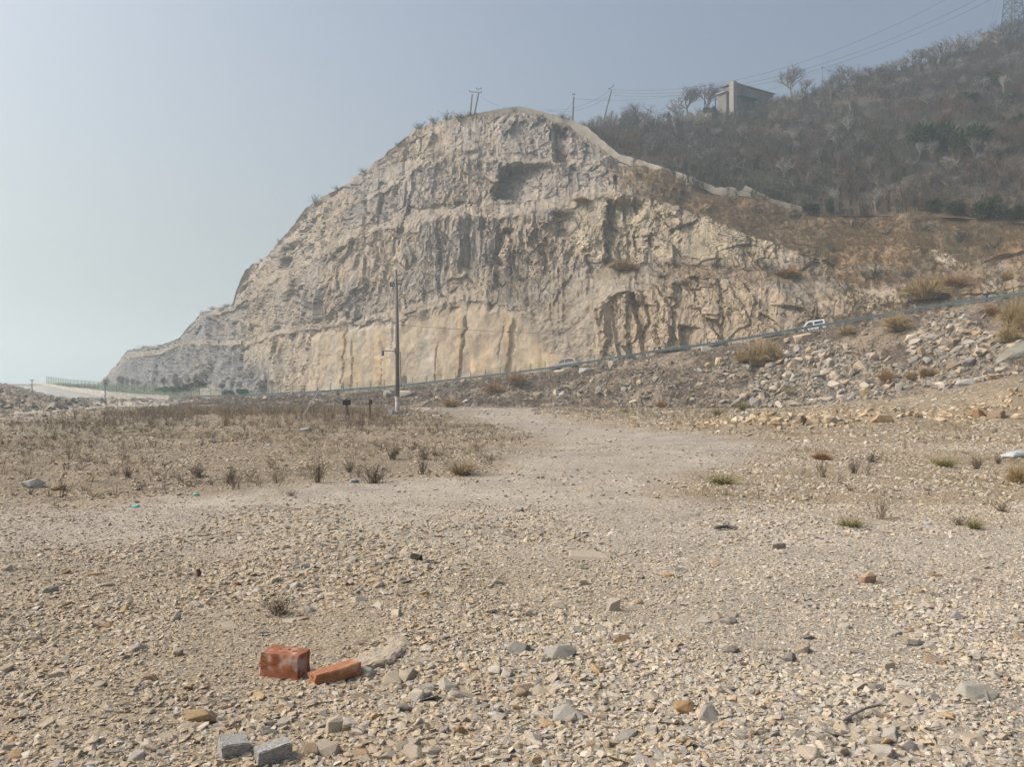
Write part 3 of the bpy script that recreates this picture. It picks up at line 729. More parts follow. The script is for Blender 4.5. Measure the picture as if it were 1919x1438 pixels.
KEEP = [(534, 1250, 90), (618, 1262, 70), (430, 1405, 55), (503, 1413, 50), (700, 1215, 85), (975, 1213, 40), (1050, 1222, 50), (1150, 1137, 30), (525, 1135, 45), (1595, 975, 45)]
sizew = ['big', 'large', 'broad']; smallw = ['smallish', 'fist-sized', 'smaller']
nst = 0
for (_, p_, r, a, b) in cand:
    if nst >= 270: break
    if any(abs(a - kx) < kr and abs(b - ky) < kr * .6 for kx, ky, kr in KEEP): continue
    if not (-5 < a < 1925 and 880 < b < 1436): continue
    sn, me = stone_me[rng.integers(0, 24)]
    tw = np.array([.2, .17, .15, .17, .06, .12, .03, .10]) if a < 900 else np.array([.15, .2, .05, .27, .07, .17, .02, .07])
    tn, tc = TONES[rng.choice(8, p=tw / tw.sum())]
    o = link(bpy.data.objects.new('loose_stone', me)); nst += 1
    o.location = (p_[0], p_[1], p_[2] + r * .0); o.scale = (r, r, r * rng.uniform(.85, 1.1))
    o.rotation_euler = (rng.normal(0, .25), rng.normal(0, .25), rng.uniform(0, 6.28))
    o.color = (*(np.array(tc) * rng.uniform(.6, .82)), 1)
    sz = sizew if r / p_[1] > .0085 else smallw
    tag(o, uniq(lambda wh, e: f'{e} {tn} {sn} stone {wh}', a, b, MARKS, sz), 'stone', 'loose stones on the gravel')

def stone_at(name, label, cat, a, b, wpx, hpx, tone, sq, seed, lift=.3, rz=0.0, tilt=(0, 0), group='loose stones on the gravel'):
    """A notable stone: WPX wide and about HPX tall in the photo."""
    q = hit(a, b, 0, gr1); k = q[1] / F
    V, Fs = hull_tris(18, sq, seed, .04)
    V = V / np.abs(V).max(0)
    o = link(bpy.data.objects.new(name, np_mesh(name, V, Fs, m_stone)))
    wx = wpx * k / 2; hz = hpx * k / 2
    o.scale = (wx, wx * sq[1], hz); o.location = (q[0], q[1] + wx * sq[1] * .5, q[2] + hz * lift); o.rotation_euler = (tilt[0], tilt[1], rz)
    o.color = (*(np.array(tone) * .82), 1)
    return tag(o, label, cat, group)
for args in (
('loose_stone', 'half-buried beige slab with a brown broken edge', 'stone', 1100, 1050, 95, 34, (.45, .39, .30), (1, .7, .5), 502, .2),
    ('loose_stone', 'grey lichen-topped stone with a rust-red broken side', 'stone', 975, 1224, 52, 30, (.29, .275, .25), (1, .8, .6), 503, .4),
    ('loose_stone', 'low grey stone right of the rust-sided one', 'stone', 1050, 1234, 64, 34, (.34, .32, .29), (1, .7, .6), 504, .35),
    ('loose_stone', 'small pale pyramid-shaped stone standing on its base', 'stone', 1150, 1146, 28, 40, (.47, .42, .34), (1, .8, .9), 505, .2, .4),
    ('loose_stone', 'brown and white stone standing upright on the right gravel', 'stone', 1628, 1094, 30, 32, (.42, .30, .21), (1, .7, .9), 506, .3, .3),
    ('loose_stone', 'grey lumpy rock with a black shadow under its right side', 'stone', 1460, 1030, 34, 20, (.40, .365, .30), (1, .8, .8), 507, .4),
    ('loose_stone', 'ochre stone banded white and brown, above the concrete blocks', 'stone', 370, 1356, 72, 34, (.38, .27, .16), (1, .45, .7), 508, .4, -.25, (0, -.15)),
    ('loose_stone', 'tall cream stone leaning below the red bricks', 'stone', 622, 1372, 38, 42, (.47, .40, .30), (1, .7, .9), 509, .35, .6),
    ('loose_stone', 'pale upright rock right of the orange rock', 'stone', 1335, 1352, 50, 40, (.39, .355, .30), (1, .7, .9), 510, .3, .4),
    ('loose_stone', 'bright orange rock among grey stones', 'stone', 1286, 1336, 44, 28, (.42, .27, .14), (1, .7, .8), 511, .4),
    ('loose_stone', 'flat grey slab lying on the gravel near the bottom', 'stone', 1066, 1352, 72, 28, (.38, .355, .31), (1, .8, .5), 512, .3, .2, (.1, -.1)),
    ('loose_stone', 'broad pale slab sunk in the gravel near the right edge', 'stone', 1832, 1308, 84, 34, (.40, .37, .31), (1, .8, .6), 513, .25, .4, (.1, .1)),
    ('loose_stone', 'brown pointed rock beside the pale gravel patch', 'stone', 1508, 1224, 34, 24, (.36, .30, .22), (1, .7, .9), 514, .35, .8),
    ('loose_stone', 'dark mossy lump lying alone on the fine gravel', 'lump', 779, 1052, 26, 20, (.07, .075, .05), (1, .8, .8), 515, .45),
    ('loose_stone', 'white blocky stone at the very bottom', 'stone', 1660, 1424, 46, 34, (.47, .43, .37), (1, .8, .7), 516, .4),
    ('loose_stone', 'big cream block below the broken half brick', 'stone', 610, 1415, 58, 34, (.47, .405, .31), (1, .6, .8), 517, .4),
    ('loose_stone', 'sharp whitish stone above the pale slab', 'stone', 1795, 1162, 30, 18, (.40, .355, .34), (1, .7, .7), 518, .4),
    ('loose_stone', 'grey boulder among weeds by the left edge of the field', 'stone', 62, 914, 44, 24, (.44, .42, .37), (1, .8, .7), 519, .4),
    ('loose_stone', 'ochre boulder beside the grey boulder in the weedy field', 'stone', 106, 920, 28, 16, (.42, .31, .18), (1, .8, .7), 520, .4),
    ('loose_stone', 'grey rock lying alone in the middle of the weedy field', 'stone', 572, 810, 22, 14, (.33, .33, .32), (1, .8, .8), 521, .4),
    ('loose_stone', 'pale tip of a buried rock above the tan slope of stones', 'stone', 974, 960, 18, 14, (.34, .34, .33), (1, .8, .8), 522, .3),
): stone_at(*args)

q = hit(700, 1252, 0, gr1); k = q[1] / F
bm = bmesh.new(); bmesh.ops.create_icosphere(bm, subdivisions=6, radius=1)
for v in bm.verts:
    x_, y_, z_ = v.co; e_ = float(fbm(x_ * 1.2 + 3, y_ * 1.2, z_ + 2, 4, 11)) - .5; f_ = float(fbm(x_ * 5, y_ * 5, z_ * 5, 4, 12)) - .5
    v.co *= 1 + .7 * e_; v.co.z = min(v.co.z, .42 + .16 * f_ + .12 * x_) + .06 * f_
me = bpy.data.meshes.new('loose_stone'); bm.to_mesh(me); bm.free(); me.materials.append(m_stone)
o = link(bpy.data.objects.new('loose_stone', me)); o.location = q + [-26 * k, 80 * k, -9 * k]; o.scale = (88 * k, 118 * k, 40 * k); o.rotation_euler = (.03, -.06, -.2); o.color = (.33, .28, .215, 1)
tag(o, 'flat beige slab half buried behind the broken half brick', 'stone', 'loose stones on the gravel')
# ---- bricks and blocks
def block_mesh(name, d, mat, seed, chip=.004, cuts=5, taper=0.0):
    bm = bmesh.new(); bmesh.ops.create_cube(bm, size=1)
    bmesh.ops.scale(bm, vec=d, verts=bm.verts)
    bmesh.ops.bevel(bm, geom=bm.edges[:], offset=.004, segments=2, affect='EDGES')
    bmesh.ops.subdivide_edges(bm, edges=[e for e in bm.edges if e.calc_length() > .03], cuts=cuts, use_grid_fill=True)
    for v in bm.verts:
        c_ = v.co; n_ = [float(vnoise(c_.x * 40 + seed, c_.y * 40, c_.z * 40, 3 + k)) - .5 for k in range(3)]
        e_ = sum(abs(abs(c_[k]) - d[k] / 2) < .008 for k in range(3))
        v.co += Vector(n_) * chip * (1 + e_ * .8)
        if taper: v.co.z *= 1 - taper * (c_.x / d[0] + .5)
    for f in bm.faces: f.smooth = False
    me = bpy.data.meshes.new(name); bm.to_mesh(me); bm.free(); me.materials.append(mat)
    return me
m_brick = M('fired brick', (.265, .103, .052), var=.25, scale=14, bump=.6, bscale=90, dist=.003, tint=((.42, .33, .28), 13, .50, .75))
m_brick2 = M('fired brick broken', (.30, .135, .065), var=.25, scale=18, bump=.7, bscale=80, dist=.004, tint=((.44, .30, .20), 14, .56, .7))
m_cblock = M('cast concrete block', (.27, .265, .25), var=.18, scale=60, bump=.7, bscale=160, dist=.003, pebble=(150, .2))
def rest(o, a, b, up, rz, tilt=(0, 0)):
    q = hit(a, b, 0, gr1); o.location = (q[0], q[1], q[2] + up); o.rotation_euler = (tilt[0], tilt[1], rz); return o
k = hit(534, 1274, 0, gr1)[1] / F
o = link(bpy.data.objects.new('brick', block_mesh('brick', (78 * k, 50 * k, 47 * k), m_brick, 1, .0045, 5)))
q = hit(560, 1274, 0, gr1); o.location = (q[0] - 32 * k, q[1] + 27 * k, q[2] + 22.5 * k); o.rotation_euler = (R(2), R(2), R(-15))
tag(o, 'large red brick with whitish mortar stains standing on the gravel', 'brick', 'red bricks on the gravel')
hole = MB()
for x_, y_ in ((-12, 4), (4, 8), (16, 2)): hole.tube([(x_ * k, y_ * k, 22 * k), (x_ * k, y_ * k, 24.4 * k)], 1.6 * k, 10)
hole.build('core_hole_shade', m_dark, o)  # solid dark plugs stand in for the shade inside the core holes
o = link(bpy.data.objects.new('brick', block_mesh('brick', (92 * k, 34 * k, 23 * k), m_brick2, 5, .006, 5)))
q = hit(588, 1284, 0, gr1); o.location = (q[0] + 34 * k, q[1] + 26 * k, q[2] + 13 * k); o.rotation_euler = (R(-3), R(-5), R(34))
tag(o, 'broken half brick tilted against the gravel beside the large red one', 'brick', 'red bricks on the gravel')
k = hit(430, 1425, 0, gr1)[1] / F
o = link(bpy.data.objects.new('concrete_block', block_mesh('concrete_block', (52 * k, 46 * k, 30 * k), m_cblock, 9, .004)))
q = hit(424, 1428, 0, gr1); o.location = (q[0] + 4 * k, q[1] + 34 * k, q[2] + 14 * k); o.rotation_euler = (R(6), R(3), R(28))
tag(o, 'grey concrete block, the squarer one lying farther from the brown edge', 'block', 'grey concrete blocks on the gravel')
o['label'] = 'squarish grey concrete block lying left of its oblong twin'
o = link(bpy.data.objects.new('concrete_block', block_mesh('concrete_block', (62 * k, 34 * k, 34 * k), m_cblock, 19, .004)))
q = hit(492, 1437, 0, gr1); o.location = (q[0] + 14 * k, q[1] + 22 * k, q[2] + 15 * k); o.rotation_euler = (R(4), R(-8), R(30))
tag(o, 'oblong grey concrete block cut by the bottom edge', 'block', 'grey concrete blocks on the gravel')

# ---- rubble on the bank
bk0, bk1 = seg['bank']
PILE = [(1390, 745), (1430, 690), (1500, 640), (1560, 640), (1700, 690), (1700, 745), (1560, 762), (1390, 765)]
PILE2 = [(1700, 640), (1740, 590), (1800, 590), (1900, 660), (1880, 720), (1780, 735), (1700, 720)]
SLOPE = [(1000, 745), (1040, 700), (1400, 655), (1450, 700), (1400, 765), (1040, 762)]
def bank_w(a, b, g):
    n1 = fbm(g[..., 0] / 4, g[..., 1] / 4, g[..., 2] / 3, 3, 130)
    w_ = inpoly(a, b, PILE) * 1.0 + inpoly(a, b, PILE2) * .75 + inpoly(a, b, SLOPE) * .26 * sstep(n1, .4, .6) + .05 + .1 * sstep(a, 160, 0) * (b > 730)
    w_ = w_ + .14 * ((a > 400) & (a < 1000)) * sstep(n1, .42, .55)
    return w_
rocks = [hull_tris(11, (1, rng.uniform(.65, .9), rng.uniform(.45, .75)), 700 + i) for i in range(12)]
p, nn, pxx, pyy = scatter(bk0, bk1, 19000, bank_w, (-60, 1980))
sz = (.11 + .46 * rng.random(len(p)) ** 2.2)
cc = np.array([(.27, .235, .185), (.225, .20, .17), (.30, .245, .18), (.19, .17, .15)])[rng.integers(0, 4, len(p))] * rng.uniform(.8, 1.15, (len(p), 1))
tag(swarm('rubble', rocks, p, sz, cc, m_rubble, .5), 'small broken rubble covering the embankment below the road', 'rubble', kind='stuff')

mp, ms, mc = [], [], []
for (mx, my, r, h) in MOUNDS[:6] + MOUNDS[8:9]:
    n = 420; d = rng.normal(0, r * .55, (n, 2)) * [1.3, .8]; q = np.array([[mx + a_, my + b_, ground_at(mx + a_, my + b_)] for a_, b_ in d]); mp.append(q)
    ms.append(.04 + .26 * rng.random(n) ** 3); mc.append(np.array([(.42, .32, .20), (.36, .28, .18), (.44, .37, .27), (.30, .22, .14)])[rng.integers(0, 4, n)] * rng.uniform(.8, 1.15, (n, 1)))
tag(swarm('mound_rubble', rocks, np.concatenate(mp), np.concatenate(ms), np.concatenate(mc), m_rubble, .5), 'orange-brown dirt clods and stones of the low mounds on the plain', 'rubble', kind='stuff')
BMARKS = [('the leaning boulder below the van', 1503, 635), ('the huge golden tussock', 1420, 655), ('the round tussock under the guardrail', 1680, 598), ('the right edge', 1915, 700), ('the utility pole', 745, 740), ('the silver car', 1060, 690),
          ('the green pillow tussock', 1390, 757), ('the russet tussock', 1240, 755), ('the red tussock', 1660, 705), ('the small pale tussock', 1480, 730), ('the mound of orange dirt', 1640, 785), ('the cliff of grey earth', 1890, 640), ('the end of the guardrail', 372, 745), ('the twin tussocks', 945, 715), ('the foot of the bank', 1100, 765), ('the dry scrub', 1300, 690)]
bould_me = []
for i in range(16):
    nm, sq = shapes[i % 6]; V, Fs = hull_tris(15 + i % 4, (sq[0], sq[1], max(sq[2], .36)), 900 + i, .05)
    bould_me.append((nm, np_mesh('boulder', V, Fs, m_boulder)))
BT = [('tan', (.36, .29, .21)), ('grey', (.28, .26, .23)), ('pale', (.42, .37, .295)), ('brown', (.25, .195, .135)), ('ochre', (.37, .275, .165)), ('dark grey', (.19, .18, .165))]
p, nn, pxx, pyy = scatter(bk0, bk1, 1100, bank_w, (-20, 1940))
cand = sorted(((.34 + .75 * rng.random() ** 2.2) * (1 if inpoly(pxx[k], pyy[k], PILE) or inpoly(pxx[k], pyy[k], PILE2) else .75), k) for k in range(len(p)))[::-1]
nb = 0
for r, k in cand:
    if nb >= 285: break
    a, b = pxx[k], pyy[k]
    if not (0 < a < 1919): continue
    sn, me = bould_me[rng.integers(0, 16)]; tn, tc = BT[rng.choice(6, p=[.28, .26, .2, .1, .1, .06])]
    o = link(bpy.data.objects.new('boulder', me)); nb += 1
    o.location = p[k] + np.array([0, 0, r * .25]); o.scale = (r, r, r); o.rotation_euler = (rng.normal(0, .45), rng.normal(0, .45), rng.uniform(0, 6.28)); o.color = (*(np.array(tc) * rng.uniform(.85, 1.1)), 1)
    tag(o, uniq(lambda wh, e: f'{e} {tn} {sn} boulder {wh}', a, b, BMARKS, ['big', 'large', 'hefty'] if r > .62 else ['smaller', 'mid-sized', 'knee-high']), 'boulder', 'boulders on the embankment')
def boulder_at(label, a, b, wpx, hpx, tone, sq, seed, rz=0., tilt=(0, 0), rows=(0, None)):
    q = hit(a, b, rows[0], rows[1] or bk1); k = q[1] / F
    V, Fs = hull_tris(18, sq, seed, .04); V = V / np.abs(V).max(0)
    o = link(bpy.data.objects.new('boulder', np_mesh('boulder', V, Fs, m_boulder)))
    o.scale = (wpx * k / 2, wpx * k / 2 * sq[1], hpx * k / 2); o.location = (q[0], q[1] + wpx * k * .2, q[2] + hpx * k * .2); o.rotation_euler = (*tilt, rz); o.color = (*tone, 1)
    return tag(o, label, 'boulder', 'boulders on the embankment')
for args in (('great tan slab-topped boulder leaning below the white van', 1503, 642, 40, 26, (.44, .35, .26), (1, .7, .7), 601, .4, (.1, -.25)),
             ('split cream boulder under the guardrail near the silver car', 1050, 707, 30, 22, (.46, .40, .30), (1, .7, .8), 602, .4),
             ('rounded grey boulder beside the split cream one', 1098, 699, 26, 16, (.36, .35, .33), (1, .8, .7), 603),
             ('pale triangular boulder high on the bank', 1150, 688, 26, 20, (.46, .41, .32), (1, .7, .9), 604, .5),
             ('pale standing boulder near the top of the bank', 1323, 658, 20, 14, (.48, .44, .38), (1, .7, .8), 605),
             ('sharp ochre boulder sitting alone in brown scrub', 1350, 682, 20, 18, (.46, .36, .22), (1, .7, .9), 606, .3),
             ('white triangular boulder low on the bank', 1056, 746, 18, 20, (.50, .46, .39), (1, .6, 1), 607, .4),
             ('flat-topped pale boulder with ledges beside the rubble chute', 1712, 640, 26, 20, (.42, .37, .30), (1, .8, .6), 608, .2),
             ('big whitish boulder at the foot of the rubble near the orange mound', 1770, 728, 26, 20, (.50, .46, .39), (1, .7, .9), 609, .5),
             ('row-end grey boulder at the foot of the rubble', 1815, 722, 44, 16, (.37, .355, .33), (1, .6, .7), 610, .1),
             ('wide pale boulder heap beside the utility pole', 758, 745, 36, 18, (.43, .38, .31), (1, .6, .8), 611),
             ('pale boulder pile left of the utility pole', 725, 744, 24, 18, (.45, .40, .32), (1, .7, .8), 612, .5),
             ('tilted white boulder below the guardrail right of the utility pole', 820, 732, 16, 12, (.50, .46, .40), (1, .6, .8), 613, .4, (0, .4))): boulder_at(*args)
for i, (a, b, w_, h_, lb) in enumerate(((1655, 792, 50, 22, 'orange dirt-covered rock with a dark overhang on the mound'), (1560, 793, 30, 22, 'cream rock at the front of the dirt mound'), (1505, 797, 18, 26, 'dark brown standing rock at the end of the mound'), (1835, 782, 34, 26, 'brown split rock in the mound near the right edge'),
                                       (1872, 784, 44, 24, 'black-shadowed rock beside the brown split rock'), (1765, 790, 30, 14, 'flat ochre rock on the right mound'), (1460, 795, 30, 18, 'tan rock half buried at the left end of the dirt mound'), (1910, 785, 30, 16, 'tan rock on the mound cut by the right edge'))):
    t = [(.40, .28, .16), (.46, .39, .29), (.20, .15, .11), (.30, .19, .11), (.26, .19, .13), (.42, .33, .22), (.41, .33, .23), (.43, .34, .23)][i]
    q = boulder_at(lb, a, b, w_, h_, t, (1, .8, .8), 640 + i, .3 * i, rows=(0, gr1)); q['group'] = 'rocks in the dirt mounds'
q = hit(1936, 664, bk0, bk1); V, Fs = hull_tris(90, (1, 1, 1), 660, .0); nn_ = np.linalg.norm(V, axis=1, keepdims=True)
bm = bmesh.new(); bmesh.ops.create_icosphere(bm, subdivisions=5, radius=1)
for v in bm.verts: v.co *= 1 + .5 * (float(fbm(v.co.x * 1.3 + 4, v.co.y * 1.3, v.co.z * 1.3, 4, 9)) - .5)
me = bpy.data.meshes.new('earth_mound'); bm.to_mesh(me); bm.free(); me.materials.append(M('grey-green earth', (.19, .185, .155), var=.35, scale=2.2, bump=.9, bscale=5, dist=.2, tint=((.24, .19, .13), 1.4, .5, .8)))
o = link(bpy.data.objects.new('earth_mound', me)); o.location = q + [0, 1.0, -.2]; o.scale = (4.2, 2.6, 1.7); o.rotation_euler = (0, -.45, .2)
tag(o, 'smooth grey-green mound of earth bulging from the bank at the right edge', 'earth mound')

# ------------------------------------------------------------------ plants
def ribbons(paths, widths, cols):
    """Flat tapering blades: PATHS (n, s, 3), WIDTHS (n,), COLS (n, 3) -> V, F, C."""
    n, s, _ = paths.shape
    d = paths[:, -1] - paths[:, 0]
    side = np.cross(d, rng.normal(size=(n, 3))); side /= np.maximum(np.linalg.norm(side, axis=1, keepdims=True), 1e-9)
    tp = np.linspace(1, .12, s)[None, :, None]
    a = paths + side[:, None] * widths[:, None, None] * tp / 2; b = paths - side[:, None] * widths[:, None, None] * tp / 2
    V = np.stack([a, b], 2).reshape(n, s * 2, 3)
    f = np.array([[2 * i, 2 * i + 1, 2 * i + 3, 2 * i + 2] for i in range(s - 1)])
    Fs = (f[None] + (np.arange(n) * 2 * s)[:, None, None]).reshape(-1, 4)
    return V.reshape(-1, 3), Fs, np.repeat(cols, 2 * s, 0)

def blades(n, h, spread, droop, width, tones, base=.3, s=5):
    az = rng.uniform(0, 2 * math.pi, n); lean = rng.random(n) ** .7; L = h * rng.uniform(.55, 1.1, n)
    rt = np.stack([np.cos(az), np.sin(az)], 1) * (spread * base * rng.random(n) ** .5)[:, None]
    t = np.linspace(0, 1, s)[None, :]
    a2 = az + rng.normal(0, .5, n)
    o = (spread * lean)[:, None] * t ** 1.5
    z = L[:, None] * (t * (1 - .25 * lean[:, None]) - droop * lean[:, None] * t ** 2.6)
    p = np.stack([rt[:, :1] + np.cos(a2)[:, None] * o, rt[:, 1:] + np.sin(a2)[:, None] * o, np.maximum(z, .0)], -1)
    tn = np.array(tones)[rng.integers(0, len(tones), n)] * rng.uniform(.75, 1.2, (n, 1))
    return ribbons(p, width * rng.uniform(.6, 1.2, n), tn)

def twigs(nst, h, spread, tones, width=.012, side=5, s=4, wob=.08):
    """Dead stems with side twigs."""
    P_, W_, C_ = [], [], []
    for _ in range(nst):
        az = rng.uniform(0, 6.28); ln = rng.random() ** .8 * spread; L = h * rng.uniform(.45, 1.05); tn = np.array(tones[rng.integers(0, len(tones))]) * rng.uniform(.7, 1.2)
        t = np.linspace(0, 1, s); bx_, by_ = rng.normal(0, spread * .16, 2)
        p = np.stack([bx_ + np.cos(az) * ln * t ** 1.2, by_ + np.sin(az) * ln * t ** 1.2, L * t], 1) + rng.normal(0, wob * h * .5, (s, 3)) * t[:, None]
        P_.append(p); W_.append(width); C_.append(tn)
        for _k in range(side):
            u = rng.uniform(.25, .95); q = p[0] * 0 + np.array([np.interp(u, t, p[:, k]) for k in range(3)])
            a2 = rng.uniform(0, 6.28); l2 = L * rng.uniform(.1, .34) * (1.2 - u * .5)
            e = q + np.array([math.cos(a2) * .7, math.sin(a2) * .7, rng.uniform(.3, 1)]) * l2
            P_.append(np.stack([q + (e - q) * k for k in np.linspace(0, 1, s)]) + rng.normal(0, .02 * h, (s, 3))); W_.append(width * .6); C_.append(tn * rng.uniform(.8, 1.2))
    return ribbons(np.array(P_), np.array(W_), np.array(C_))

GOLD = [(.37, .27, .125), (.32, .225, .095), (.42, .33, .17), (.26, .185, .08)]
OLIVE = [(.20, .20, .075), (.27, .24, .10), (.33, .28, .14), (.15, .16, .06)]
RUSSET = [(.31, .185, .085), (.25, .145, .07), (.38, .24, .115)]
STRAW = [(.40, .33, .21), (.33, .27, .17), (.28, .22, .14)]
DEAD = [(.14, .11, .085), (.20, .155, .11), (.11, .09, .075), (.25, .20, .14)]
def plant_me(name, vfc): return np_mesh(name, vfc[0], vfc[1], m_dry, False, vfc[2])
tus = {'gold': [plant_me('tussock', blades(850, 1, .66, .62, .03, GOLD, .45)) for _ in range(3)],
       'olive': [plant_me('tussock', blades(420, 1, .8, .35, .018, OLIVE)) for _ in range(3)],
       'russet': [plant_me('tussock', blades(620, 1, .6, .5, .028, RUSSET, .45)) for _ in range(3)],
       'straw': [plant_me('tussock', blades(420, 1, .7, .4, .018, STRAW)) for _ in range(3)]}
weed_me = [plant_me('dead_weed', twigs(12 + i * 2, 1, .42 + .1 * (i % 3), DEAD, .02, 8)) for i in range(6)]
bushy_me = [plant_me('dead_bush', twigs(48, 1, .75, DEAD, .026, 9)) for i in range(3)]

VMARKS = [('the utility pole', 745, 770), ('the black signboard', 650, 760), ('the leaning white pole', 583, 770), ('the golden tussock', 865, 872), ('the tall dead bush', 597, 880), ('the wide dead bush', 702, 888), ('the left edge', 10, 870), ('the green bush near the track', 800, 850),
          ('the grey boulder', 62, 914), ('the lone grey rock', 572, 810), ('the bend of the track', 1000, 830), ('the olive tussock', 1355, 893), ('the rusty tussock', 1540, 850), ('the yellow-green tussock', 1770, 863), ('the white plastic sack', 1893, 850), ('the right edge', 1915, 930), ('the dark standing rock', 1505, 797), ('the spoil heap', 440, 790)]
def plant(name, cat, label, me, a, b, wpx, hpx, group, rows=(0, None), sink=.02):
    q = hit(a, b, rows[0], rows[1] or seg['road'][0]); k = q[1] / F
    o = link(bpy.data.objects.new(name, me))
    o.location = (q[0], q[1], q[2] - sink); o.rotation_euler = (0, 0, rng.uniform(0, 6.28)); o.scale = (wpx * k / 1.4 * rng.uniform(.85, 1.1), wpx * k / 1.4, hpx * k * rng.uniform(.85, 1.05))
    return tag(o, label, cat, group)
TG = 'grass tussocks'
for kind, a, b, w_, h_, lb in (
    ('gold', 1418, 684, 62, 62, 'huge golden tussock spilling over the top of the rubble'), ('gold', 1448, 676, 44, 50, 'golden tussock grown into the back of the huge one'), ('gold', 1390, 678, 34, 36, 'smaller golden tussock at the foot of the huge one'),
    ('gold', 1680, 620, 62, 44, 'round golden tussock hanging under the guardrail'), ('gold', 1588, 628, 44, 26, 'flat golden tussock just below the guardrail beside the van'), ('russet', 1858, 592, 34, 34, 'brown tussock below the walking person'),
    ('gold', 1900, 610, 64, 66, 'biggest golden tussock, at the right edge under the guardrail'), ('gold', 1890, 640, 46, 50, 'drooping golden tussock below the biggest one'), ('gold', 1925, 620, 50, 60, 'golden tussock cut by the right edge'),
    ('russet', 970, 727, 42, 42, 'brown tussock on the bank, right one of a close pair'), ('russet', 926, 738, 44, 32, 'brown tussock on the bank, left one of a close pair'), ('gold', 845, 764, 42, 26, 'low golden tussock at the foot of the bank right of the utility pole'),
    ('straw', 722, 760, 14, 12, 'small straw tussock beside the utility pole base'), ('russet', 1240, 765, 34, 24, 'russet tussock at the foot of the rubble'), ('olive', 1391, 771, 26, 32, 'upright green tussock standing like a pillow at the foot of the rubble'), ('olive', 1344, 779, 34, 20, 'low green tussock left of the pillow-like one'),
    ('straw', 1480, 743, 30, 28, 'small pale tussock in front of the rubble'), ('russet', 1660, 716, 36, 34, 'red-brown tussock in the lower rubble'), ('russet', 1738, 706, 42, 28, 'russet tussock right of the red-brown one'), ('gold', 1706, 712, 24, 22, 'little golden tussock between two russet ones'), ('olive', 1170, 773, 30, 10, 'flat yellow-green tussock on the plain before the rubble'),
    ('russet', 1540, 862, 50, 26, 'rusty tussock beyond the stony ground on the right'), ('olive', 1772, 876, 62, 34, 'yellow-green tussock near the white plastic sack'), ('olive', 1355, 908, 76, 34, 'wide olive tussock at the edge of the track'), ('olive', 1595, 988, 62, 32, 'olive tussock alone on the pale stones'),
    ('olive', 1827, 992, 38, 36, 'narrow green-brown tussock near the right edge'), ('gold', 1908, 905, 48, 56, 'tall golden tussock beside the white plastic sack'), ('straw', 866, 890, 84, 46, 'golden straw tussock at the corner of the weedy field'), ('straw', 1338, 880, 26, 8, 'flat straw tussock on the track'), ('olive', 815, 853, 22, 16, 'small green tussock among dead weeds'),
    ('gold', 1165, 505, 60, 26, 'russet-gold tussock on the bench above the talus'), ('russet', 1185, 508, 46, 22, 'brown tussock on the bench right of the golden one'), ('russet', 1475, 520, 70, 26, 'dark brown tussock clump on the netted ledge'), ('gold', 1735, 560, 90, 60, 'tall golden grass clump above the fence on the right slope'), ('russet', 1790, 540, 70, 40, 'russet grass clump right of the tall golden one'), ('gold', 1885, 525, 26, 24, 'yellow grass clump on the slope above the walking person'),
    ('straw', 1055, 402, 40, 14, 'dry grass clump on the ledge left of the dark recess'), ('russet', 1090, 380, 50, 16, 'russet grass clump on the upper ledge'), ('straw', 855, 378, 22, 12, 'tiny grass clump on the face left of the hollow')):
    plant('grass_tussock', 'grass tussock', lb, tus[kind][rng.integers(0, 3)], a, b, w_, h_, TG, rows=(0, c7))

for a, b, w_, h_, lb in ((597, 905, 44, 62, 'tall dead bush standing above the other weeds in the field'), (702, 906, 84, 52, 'wide dark dead bush at the front of the weedy field'), (735, 862, 44, 38, 'grey dead bush behind the wide dark one'), (795, 862, 34, 34, 'round dead bush near the small green tussock'), (792, 890, 30, 44, 'thin dead bush beside the golden straw tussock'),
                          (655, 886, 40, 32, 'brown dead bush between the tall and the wide one'), (372, 895, 60, 36, 'loose brown dead bush left of the tall one'), (430, 905, 42, 40, 'thin brown dead bush in the left part of the field'), (240, 895, 30, 26, 'small dark dead bush with a green foot'), (528, 1152, 100, 44, 'twiggy dead plant lying on the foreground gravel'),
                          (545, 930, 30, 16, 'low dark weed with green leaves at the edge of the track'), (1600, 888, 34, 36, 'leaning dark dead weed on the right stony ground'), (1635, 868, 50, 28, 'faint dry bush behind the leaning weed'), (1830, 880, 40, 34, 'dry bush between the yellow-green tussock and the sack'), (1800, 985, 46, 26, 'grey dead bush left of the narrow tussock'), (1880, 960, 44, 22, 'low grey bush near the right edge'), (1870, 870, 30, 24, 'dry weed just in front of the white sack')):
    plant('dead_bush', 'dead bush', lb, bushy_me[rng.integers(0, 3)], a, b, w_, h_, 'dead bushes')
nw = 0
WG = 'dead weeds on the plain'
p, nn, pxx, pyy = scatter(gr0, gr1, 700, lambda a, b, g: inpoly(a, b, FIELD_L) * (b > 795) * (b < 935) * sstep(fbm(g[..., 0] / 3, g[..., 1] / 3, 0, 3, 140), .42, .55) + .5 * inpoly(a, b, FIELD_R) * (b > 800) * (b < 1000) * sstep(fbm(g[..., 0] / 3, g[..., 1] / 3, 0, 3, 141), .48, .6), (0, 1919))
for k in range(len(p)):
    if nw >= 170: break
    o = link(bpy.data.objects.new('dead_weed', weed_me[rng.integers(0, 6)])); nw += 1
    h_ = rng.uniform(.14, .40); o.location = p[k]; o.rotation_euler = (0, 0, rng.uniform(0, 6.28)); w_ = h_ * rng.uniform(.7, 1.3); o.scale = (w_, w_, h_)
    tag(o, uniq(lambda wh, e: f'{e} dead weed {wh}', pxx[k], pyy[k], VMARKS, ['tall brown', 'tall spindly', 'upright dry'] if h_ > .27 else ['short brown', 'low twiggy', 'small dry']), 'weed', WG)
